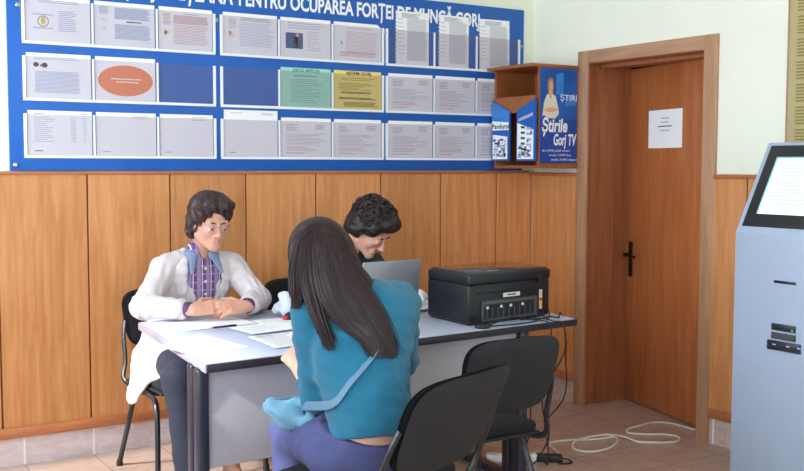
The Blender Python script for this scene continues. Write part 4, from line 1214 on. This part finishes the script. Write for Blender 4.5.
# hair: full short bob, parted, sweeping over the forehead
F = Field(.004)
E = lambda x, y, z, r, k=.025, sub=False: F.ell(HP(x, y, z), r, 0, k, HM, sub)
E(0, -.022, .060, (.090, .104, .086)); E(0, -.070, .0, (.082, .058, .085)); E(0, -.075, -.050, (.062, .040, .045))
E(-.072, -.026, .022, (.026, .052, .060)); E(.072, -.026, .022, (.026, .052, .060))
E(.078, -.030, -.035, (.022, .030, .050)); E(-.078, -.035, -.035, (.022, .030, .050))
E(-.030, .058, .102, (.052, .036, .030)); E(.045, .050, .096, (.045, .036, .032)); E(-.068, .034, .058, (.020, .032, .040)); E(.068, .030, .058, (.020, .032, .036))
E(0, .115, -.022, (.069, .085, .098), .015, True); 
for s in (-1, 1): E(s * .092, .020, -.014, (.022, .022, .030), .01, True)
hp_noise = lambda x, y, z: .0045 * np.sin(105 * x + 60 * z) * np.sin(75 * y - 50 * z + 1) + .003 * np.sin(180 * x - 120 * y + 40 * z)
hair1 = F.mesh('hair', ['hair_brown'], w1, noise=hp_noise)
m = MB(); rb = random.Random(21)
for i in range(170):
    ph = rb.uniform(-PI * .80, PI * .80) + PI      # around the back and sides, 0 = face
    st = rb.uniform(.05, .5); L = rb.uniform(.5, 1.0)
    pts = []
    for k in range(5):
        th = st + (1.75 - st) * L * k / 4
        rr = 1.02 + .04 * rb.random()
        pts.append(HP(.091 * math.sin(th) * math.sin(ph + .25 * k / 4) * rr, -.020 + .104 * math.sin(th) * math.cos(ph + .25 * k / 4) * rr, .055 + .088 * math.cos(th) * rr - (.02 if th > 1.5 else 0)))
    lock(m, pts, rb.uniform(.004, .008), 'hair_brown')
for i in range(40):
    x0 = rb.uniform(-.05, .02); s = 1 if x0 > -.015 else -1; x1 = x0 + s * rb.uniform(.045, .075)
    x1 = max(-.082, min(.086, x1))
    lock(m, [HP(x0, -.01, .143), HP(x0 + (x1 - x0) * .3, .055, .128), HP(x0 + (x1 - x0) * .7, .078, .106 + rb.uniform(-.010, .008)), HP(x1, .058 - abs(x1) * .25, .078 + rb.uniform(-.012, .012)), HP(x1 * 1.03, .022, .045)], rb.uniform(.005, .008), 'hair_brown')
adopt(m.build('hair_locks'), w1)
rg = V(*wL) + V(-.096, -.028, .016)
m = MB(); m.tube([tuple(rg + V(0, .0115 * math.cos(t), .0115 * math.sin(t))) for t in [2 * PI * i / 14 for i in range(14)]], .0016, 'gold', 6, closed=True); adopt(m.build('ring'), w1)

# ---------- the woman in the dark jacket behind the laptop
pel = V(-1.735, -.42, .555); wst = V(-1.735, -.45, .70); chs = V(-1.73, -.55, .87); nck = V(-1.725, -.64, 1.015)
hc = V(-1.645, -.765, 1.133); HM = head_matrix((.50, -.87), 41, -5) * 1.08
HP = lambda x, y, z: tuple(hc + HM @ V(x, y, z))
sR, sL = V(-1.90, -.60, .965), V(-1.555, -.61, .955)
eR, eL = V(-1.955, -.78, .80), V(-1.49, -.80, .80)
wR, wL = V(-1.83, -.955, .798), V(-1.655, -.965, .798)
kR, kL = V(-1.90, -.86, .515), V(-1.70, -.90, .515)
aR, aL = V(-2.21, -.97, .13), V(-1.90, -1.0, .10)
F = Field(.0042)
F.ell(pel, (.165, .115, .10), 0, .03); F.cone(pel, wst, .12, .105, 0, .04); F.ell(chs, (.150, .10, .15), 0, .04)
F.cone(sR, sL, .05, .05, 0, .05); F.cone(nck - V(0, -.02, .03), hc + HM @ V(0, -.025, -.05), .054, .050, 0, .025)
for a, b, c in ((sR, eR, wR), (sL, eL, wL)):
    F.cone(a, b, .046, .036, 0, .03); F.cone(b, c, .036, .024, 0, .02)
for h, k, a in ((V(-1.81, -.45, .55), kR, aR), (V(-1.65, -.45, .55), kL, aL)):
    F.cone(h, k, .075, .052, 0, .03); F.cone(k, a, .050, .034, 0, .02); F.cone(a, a + V(-.07, -.10, -.05), .034, .024, 0, .02)
add_head(F, hc, HM, lid=(.0012, .0150))
add_hand(F, wR, (.25, -.95, .0), (0, 0, 1), -1, (15, 20, 18)); add_hand(F, wL, (-.18, -.97, .0), (0, 0, 1), 1, (15, 20, 18))
w2 = F.mesh('person', ['skin_w'] + SKIN[1:], origin=(-1.735, -.42, .47))
tag(w2, 'woman in a dark jacket with short curly dark hair bending over the laptop', 'person', 'people at the desk')
F = Field(.0055)
F.cone(V(-1.735, -.41, .58), wst, .142, .138, 0, .04); F.ell(chs, (.180, .125, .17), 0, .06); F.cone(sR + V(.03, 0, 0), sL - V(.03, 0, 0), .070, .070, 0, .05)
F.cone(sR, eR, .064, .056, 0, .03); F.cone(eR, eR + (wR - eR) * .85, .054, .042, 0, .03); F.cone(sL, eL, .064, .056, 0, .03); F.cone(eL, eL + (wL - eL) * .85, .054, .042, 0, .03)
F.cone(nck + V(0, .02, .03), nck + V(.0, -.01, .045), .072, .066, 0, .02)
F.cone(nck + V(.012, -.11, .03), V(-1.72, -.70, .86), .060, .030, 0, .012, sub=True); F.cone(nck + V(0, -.02, .0), hc, .058, .07, 0, .01, sub=True)
F.mesh('jacket', ['jacket_dark'], w2, noise=fold)
F = Field(.005); F.ell(chs, (.15, .115, .15), 0, .05); F.cone(V(-1.727, -.64, .97), V(-1.722, -.655, 1.015), .072, .062, 0, .02); F.ell(nck + V(.02, -.08, .03), (.04, .05, .06), 0, .01, sub=True); F.mesh('blouse', ['shirt_cream'], w2)
F = Field(.0055); F.ell(pel, (.178, .128, .105), 0, .03)
F.cone(V(-1.81, -.45, .555), kR, .090, .070, 0, .04); F.cone(kR, aR + V(.02, 0, .03), .068, .055, 0, .04); F.cone(V(-1.65, -.45, .555), kL, .090, .070, 0, .04); F.cone(kL, aL + V(0, 0, .03), .068, .055, 0, .04)
F.mesh('trousers', ['trouser_black'], w2)
shoe(w2, aR, (-.9, -.4)); shoe(w2, aL, (-.5, -.9))
m = MB()
for s in (-1, 1): m.tube([HP(s * .012, .087, .020), HP(s * .030, .090, .027), HP(s * .050, .074, .021)], [.0028, .0036, .0014], 'brow', 6)
adopt(m.build('eyebrows'), w2)
m = MB(); m.lathe([(.004, -.004), (.005, 0), (.004, .004)], 'gold', 10, Matrix.Translation(HP(-.083, -.004, -.040))); adopt(m.build('earring'), w2)
F = Field(.004)
E(0, -.022, .062, (.100, .108, .092)); E(0, -.075, -.005, (.086, .060, .085)); E(0, -.075, -.055, (.060, .040, .04))
E(-.082, -.030, .022, (.030, .058, .058)); E(.082, -.026, .012, (.032, .060, .068)); E(0, .066, .092, (.080, .050, .046)); E(-.070, .042, .062, (.026, .034, .040)); E(.074, .040, .050, (.028, .036, .046))
E(0, .118, -.034, (.066, .085, .086), .012, True)
for s in (-1, 1): E(s * .094, .020, -.018, (.024, .024, .030), .01, True)
F.mesh('hair', ['hair_dark'], w2, noise=lambda x, y, z: .004 * np.sin(95 * x + 20 * z) * np.sin(90 * y + 1) * np.sin(85 * z + 2) + .002 * np.sin(170 * x + 60 * y) * np.sin(150 * z - 40 * y))
m = MB(); rb = random.Random(5)
for i in range(360):
    ph = rb.uniform(-PI, PI); th = math.acos(rb.uniform(-.15, 1))
    if abs(ph) < .75 and th > 1.05: continue
    c = V(.098 * math.sin(th) * math.sin(ph), -.014 + .112 * math.sin(th) * math.cos(ph), .060 + .090 * math.cos(th)) * (1.0 + .05 * rb.random())
    n = c / np.linalg.norm(c); t1 = V(n[0], n[1], 0) * .7 + V(rb.uniform(-.9, .9), rb.uniform(-.9, .9), rb.uniform(-1.0, .1))
    t1 -= n * (t1 @ n); t1 /= np.linalg.norm(t1); t2 = np.cross(n, t1); cu = rb.uniform(-.012, .012)
    pts = [HP(*(c + t1 * (.05 * k / 4 - .022) + t2 * cu * math.sin(k * 1.2) - n * .006 * abs(k - 1.5))) for k in range(5)]
    lock(m, pts, rb.uniform(.0045, .0085), 'hair_dark', 5, 3)
adopt(m.build('hair_locks'), w2)

# ---------- the woman with long hair, seen from behind
pel = V(-2.60, -.0, .0) + V(0, -2.31, .548); wst = V(-2.592, -2.365, .665); chs = V(-2.572, -2.285, .845); nck = V(-2.565, -2.195, 1.015)
hc = V(-2.628, -2.085, 1.134); HM = head_matrix((-.42, .90), 26, -4)
HP = lambda x, y, z: tuple(hc + HM @ V(x, y, z))
sL, sR = V(-2.715, -2.19, .965), V(-2.385, -2.225, .990)
eL, eR = V(-2.672, -2.165, .690), V(-2.275, -2.06, .750)
wL, wR = V(-2.640, -1.925, .772), V(-2.36, -1.80, .785)
kL, kR = V(-2.640, -1.925, .520), V(-2.47, -1.90, .520)
aL, aR = V(-2.66, -1.93, .09), V(-2.44, -1.95, .09)
F = Field(.0042)
F.ell(pel, (.155, .11, .095), 0, .03); F.cone(pel, wst, .118, .098, 0, .05); F.ell(chs, (.140, .095, .15), 0, .05)
F.cone(sL, sR, .045, .045, 0, .05); F.cone(nck - V(0, .01, .03), hc + HM @ V(0, -.03, -.05), .050, .047, 0, .025)
for a, b, c in ((sL, eL, wL), (sR, eR, wR)):
    F.cone(a, b, .044, .035, 0, .03); F.cone(b, c, .035, .023, 0, .02)
for h, k, a in ((V(-2.675, -2.29, .545), kL, aL), (V(-2.525, -2.28, .545), kR, aR)):
    F.cone(h, k, .072, .052, 0, .03); F.cone(k, a, .050, .034, 0, .02); F.cone(a, a + V(0, .12, -.055), .034, .024, 0, .02)
add_head(F, hc, HM)
add_hand(F, wL, (.25, .95, .10), (-.75, -.10, .75), 1, (26, 30, 25), 0, .95); add_hand(F, wR, (-.35, .93, -.02), (.2, .05, 1), -1, (20, 25, 20), 0, .95)
w3 = F.mesh('person', ['skin_g'] + SKIN[1:], origin=(-2.60, -2.31, .47))
tag(w3, 'woman with long dark hair in a teal sweater, seated with her back to the view', 'person', 'people at the desk')
# jeans
F = Field(.0048)
F.ell(pel + V(0, .005, 0), (.172, .128, .102), 0, .03); F.cone(pel + V(0, -.005, .01), pel + V(0, -.022, .05), .132, .126, 0, .03)
F.cone(V(-2.675, -2.28, .55), kL, .095, .076, 0, .05); F.cone(V(-2.525, -2.27, .55), kR, .095, .076, 0, .04)
F.cone(kL, aL, .074, .055, 0, .04); F.cone(kR, aR, .074, .055, 0, .04)
F.plane(pel + V(0, -.10, .048), (.06, -.30, 1), .004)
F.mesh('jeans', ['jeans'], w3, noise=lambda x, y, z: .003 * np.sin(60 * y + 45 * z + 20 * x) * np.sin(38 * x + 15 * z))
m = MB()
shoe(w3, aL, (-.05, 1)); shoe(w3, aR, (.05, 1))
# sweater
F = Field(.0048)
F.cone(wst - V(.0, -.012, .075), wst, .133, .128, 0, .05); F.ell(chs, (.168, .118, .175), 0, .06); F.cone(V(-2.585, -2.33, .745), V(-2.578, -2.31, .79), .132, .135, 0, .05)
F.cone(sL + V(.03, 0, 0), sR - V(.03, 0, 0), .062, .062, 0, .06); F.cone(nck - V(0, .01, .04), nck + V(0, .0, .005), .068, .060, 0, .03)
F.cone(sL, eL, .061, .053, 0, .035); F.cone(eL, eL + (wL - eL) * .30, .053, .046, 0, .02)
F.cone(sR, eR, .061, .052, 0, .035); F.cone(eR, eR + (wR - eR) * .85, .050, .036, 0, .02)
F.ell((-2.50, -2.27, .955), (.13, .10, .115), 0, .06)
F.plane(wst + V(0, -.10, -.052), (-.10, -.22, -1), .006)
F.cone(nck + V(0, .02, .03), hc, .050, .06, 0, .008, sub=True)
F.plane(eL + (wL - eL) * .34, (wL - eL) / np.linalg.norm(wL - eL), .005) if False else None
sw = F.mesh('sweater', ['teal_knit'], w3, noise=lambda x, y, z: .0030 * np.sin(58 * z + 22 * x + 5 * np.sin(20 * x)) * np.sin(26 * x + 14 * y) + .0016 * np.sin(120 * z + 30 * x))
bv = bvh_of(sw)
CAMV = Vector((-4.227, -5.131, 1.448))
def on_back(x, z, off, d=(.25, .97, 0)):
    """a point on the back of the sweater at height z, lifted by off"""
    dd = Vector(d).normalized(); o = Vector((x, -2.3, z)) - dd * 1.0
    hit, nrm, _, _ = bv.ray_cast(o, dd, 2.0)
    if hit is None: return Vector((x, -2.42, z))
    return hit + (nrm if nrm.dot(dd) < 0 else -nrm) * off
# shoulder bag: pouch at the left hip, strap across the back
bag = empty('shoulder_bag', 'pale blue shoulder bag at the hip of the woman in the teal sweater', 'bag', (-2.72, -2.13, .58))
F = Field(.004)
F.cone((-2.765, -2.08, .645), (-2.660, -2.17, .672), .036, .034, 0, .03, sq=((.5, .3, .8), .6)); F.cone((-2.755, -2.10, .612), (-2.70, -2.16, .605), .030, .026, 0, .03, sq=((.85, .45, .2), .6)); F.cone((-2.80, -2.08, .655), (-2.745, -2.10, .62), .022, .024, 0, .03)
b = F.mesh('pouch', ['bag_blue'], None, noise=lambda x, y, z: .005 * np.sin(60 * y + 50 * z) * np.sin(45 * x + 30 * z + 1) + .003 * np.sin(110 * y - 90 * z))
adopt(b, bag)
m = MB(); m.tube(spline([(-2.80, -2.085, .680), (-2.765, -2.10, .686), (-2.72, -2.14, .695), (-2.665, -2.185, .704)], 6), .004, 'strap_blue', 7); adopt(m.build('zip'), bag)
# long hair: a cap over the skull and a fall of locks over shoulders and back
F = Field(.0045)
E(0, -.016, .052, (.085, .101, .087), .04); E(0, -.036, -.010, (.083, .068, .090), .05); E(-.060, .010, -.015, (.028, .050, .075), .04)
E(0, .128, -.040, (.056, .085, .10), .012, True)
VW = (.48, .88, 0)
def back_pt(px, z, off, y0=-2.4):
    d = Vector(VW).normalized(); x = -2.605 + (px - 372) * .0036
    hit, nrm, _, _ = bv.ray_cast(Vector((x, y0, z)) - d, d, 2.0)
    if hit is None: return Vector((x, y0, z)) + d * .16
    return hit - d * off
sp = [Vector((-2.705, -2.135, .650)), back_pt(320, .672, .004, -2.3)] + [back_pt(px, z, of) for px, z, of in ((333, .716, .006), (349, .782, .006), (363, .832, .006), (373, .870, .005), (378, .905, -.004), (378, .955, -.006))] + [Vector((-2.50, -2.29, 1.035)), Vector((-2.49, -2.20, 1.062)), Vector((-2.485, -2.12, 1.03))]
pth = spline(sp, 5)
m = MB(); m.tube(pth, .0145, 'strap_blue', 8, flat=.16, up=(0, -1, .3)); adopt(m.build('strap'), bag)
A = lambda v: np.array(v)
F.cone(HP(0, -.05, -.02), V(-2.570, -2.235, 1.02), .082, .066, 0, .06)
F.cone(V(-2.570, -2.235, 1.02), A(back_pt(366, .945, -.006)), .060, .020, 0, .06); F.cone(V(-2.60, -2.22, 1.03), A(back_pt(332, .975, -.010)), .055, .020, 0, .06)
F.cone(HP(-.05, .0, -.01), V(-2.732, -2.125, 1.035), .052, .022, 0, .05)
hair3 = F.mesh('hair', ['hair_long'], w3, smooth=3)
bh = bvh_of(hair3)
UX = Vector((.88, -.48, 0)).normalized(); VWV = Vector(VW).normalized(); HC = Vector(tuple(float(v) for v in hc))
def drape(px, py, lift):
    """a point of the outer hair surface, over hair and sweater, seen from behind"""
    z = 1.128 - (py - 258) / 315 + max(0, min(1, (py - 285) / 50)) * .030
    o = Vector((-2.622, -2.085, z)) + UX * ((px - 322) / 308.0) - VWV * 1.0
    hs = [h for h in (bh.ray_cast(o, VWV, 2.0)[0], bv.ray_cast(o, VWV, 2.0)[0]) if h is not None]
    if not hs: return None
    return o, min((h - o).length for h in hs) - lift
def lerp(a, b, t): return a + (b - a) * t
m = MB(); rb = random.Random(33)
for i in range(1150):
    v = rb.random(); jx = rb.gauss(0, 1.2); jo = rb.random(); up = rb.random()
    st = [(lerp(311, 331, v) + jx, 217 + 8 * abs(v - .42) + 5 * up), (lerp(299, 341, v) + jx, 229), (lerp(291, 350, v) + jx, 243), (lerp(286.5, 358, v) + jx, 256), (lerp(284.5, 365, v) + jx, 270), (lerp(285, 378, v) + jx, 291)]
    if v < .26: st[-1] = (lerp(285, 306, v / .26) + jx, 288); st += [(lerp(288, 303, v / .26) + jx, 298 + 6 * jo)]
    elif v < .42:
        q = (v - .26) / .16; st += [(lerp(316, 329, q) + jx, 314), (lerp(328, 338, q) + jx * 1.5, 333 + 14 * jo)]
    else:
        q = (v - .42) / .58; st += [(lerp(338, 389, q) + jx, 316), (lerp(357, 393, q) + jx * 1.5, 333), (lerp(370, 397, q) + jx * 2, 338 + 14 * jo + 4 * q)]
    s0 = int(up * 3.4) if rb.random() < .6 else 0
    P2 = [p for k, p in enumerate(spline([(x, y, 0) for x, y in st[s0:]], 3))]
    D = [drape(p.x, p.y, .001 + .005 * jo + .009 * max(0, min(1, (p.y - 280) / 25))) for p in P2]
    D = [d for d in D if d is not None]
    if len(D) < 4: continue
    dd = [d[1] for d in D]
    for _ in range(40):                      # hair hangs taut: it bridges the hollow of the neck
        for k in range(1, len(dd) - 1): dd[k] = min(dd[k], (dd[k - 1] + dd[k + 1]) / 2)
    pts = [d[0] + VWV * e for d, e in zip(D, dd)]
    r = rb.uniform(.0018, .0034); N = len(pts)
    m.tube(pts, [max(.0007, r * (math.sin(PI * min(1, k / (N - 1) * .75 + .22)) ** .7)) for k in range(N)], 'hair_long', 5)
adopt(m.build('hair_locks'), w3)

# ------------------------------------------------------------------ light
LIGHT = dict(left=(165, 115), rear=75, sun=8.5, sundir=(1, .05, -.70), exposure=-0.15)
def area(name, loc, rot, sx, sy, power, col):
    l = bpy.data.lights.new(name, 'AREA'); l.shape = 'RECTANGLE'; l.size = sx; l.size_y = sy; l.energy = power; l.color = col
    o = bpy.data.objects.new(name, l); COL.objects.link(o); o.location = loc; o.rotation_euler = rot
    return o
SKYC = (.76, .87, 1.0)
for i, (u0, u1, z0, z1) in enumerate(LW):
    area('window_daylight', (XL - .25, (u0 + u1) / 2, (z0 + z1) / 2), (0, R(-90), 0), z1 - z0, u1 - u0, LIGHT['left'][i], SKYC)
for (u0, u1, z0, z1) in RW:
    area('window_daylight', ((u0 + u1) / 2, YR - .25, (z0 + z1) / 2), (R(90), 0, 0), u1 - u0, z1 - z0, LIGHT['rear'], (.92, .95, 1.0))  # added fill lamp behind the camera, at the made-up rear window
s = bpy.data.lights.new('sun', 'SUN'); s.energy = LIGHT['sun']; s.angle = R(4); s.color = (1.0, .975, .95)
so = bpy.data.objects.new('sun', s); COL.objects.link(so)
so.rotation_euler = Vector(LIGHT['sundir']).to_track_quat('-Z', 'Y').to_euler(); so.location = (-9, -2, 5)
W = bpy.data.worlds.new('sky'); SC.world = W; W.use_nodes = True
bg = W.node_tree.nodes['Background']; bg.inputs[0].default_value = (.62, .76, 1.0, 1); bg.inputs[1].default_value = 1.0

# ------------------------------------------------------------------ camera
cd = bpy.data.cameras.new('camera'); cam = bpy.data.objects.new('camera', cd); COL.objects.link(cam)
cd.sensor_fit = 'HORIZONTAL'; cd.sensor_width = 36.0; cd.lens = 1034.347 * 36.0 / 804.0; cd.clip_start = .05
yaw, pit, rol = R(32.367), R(3.898), R(.142)
fw = Vector((math.sin(yaw) * math.cos(pit), math.cos(yaw) * math.cos(pit), -math.sin(pit)))
rt = Vector((math.cos(yaw), -math.sin(yaw), 0)); up = rt.cross(fw)
r2 = rt * math.cos(rol) + up * math.sin(rol); u2 = up * math.cos(rol) - rt * math.sin(rol)
cam.matrix_world = Matrix(((r2.x, u2.x, -fw.x, CAMV.x), (r2.y, u2.y, -fw.y, CAMV.y), (r2.z, u2.z, -fw.z, CAMV.z), (0, 0, 0, 1)))
SC.camera = cam
SC.view_settings.view_transform = 'Standard'; SC.view_settings.look = 'None'; SC.view_settings.gamma = 1.0
SC.view_settings.use_curve_mapping = False; SC.view_settings.exposure = LIGHT['exposure']
SC.cycles.use_denoising = True
SC.cycles.max_bounces = 10; SC.cycles.diffuse_bounces = 6; SC.cycles.transparent_max_bounces = 12
SC.cycles.sample_clamp_indirect = 8.0
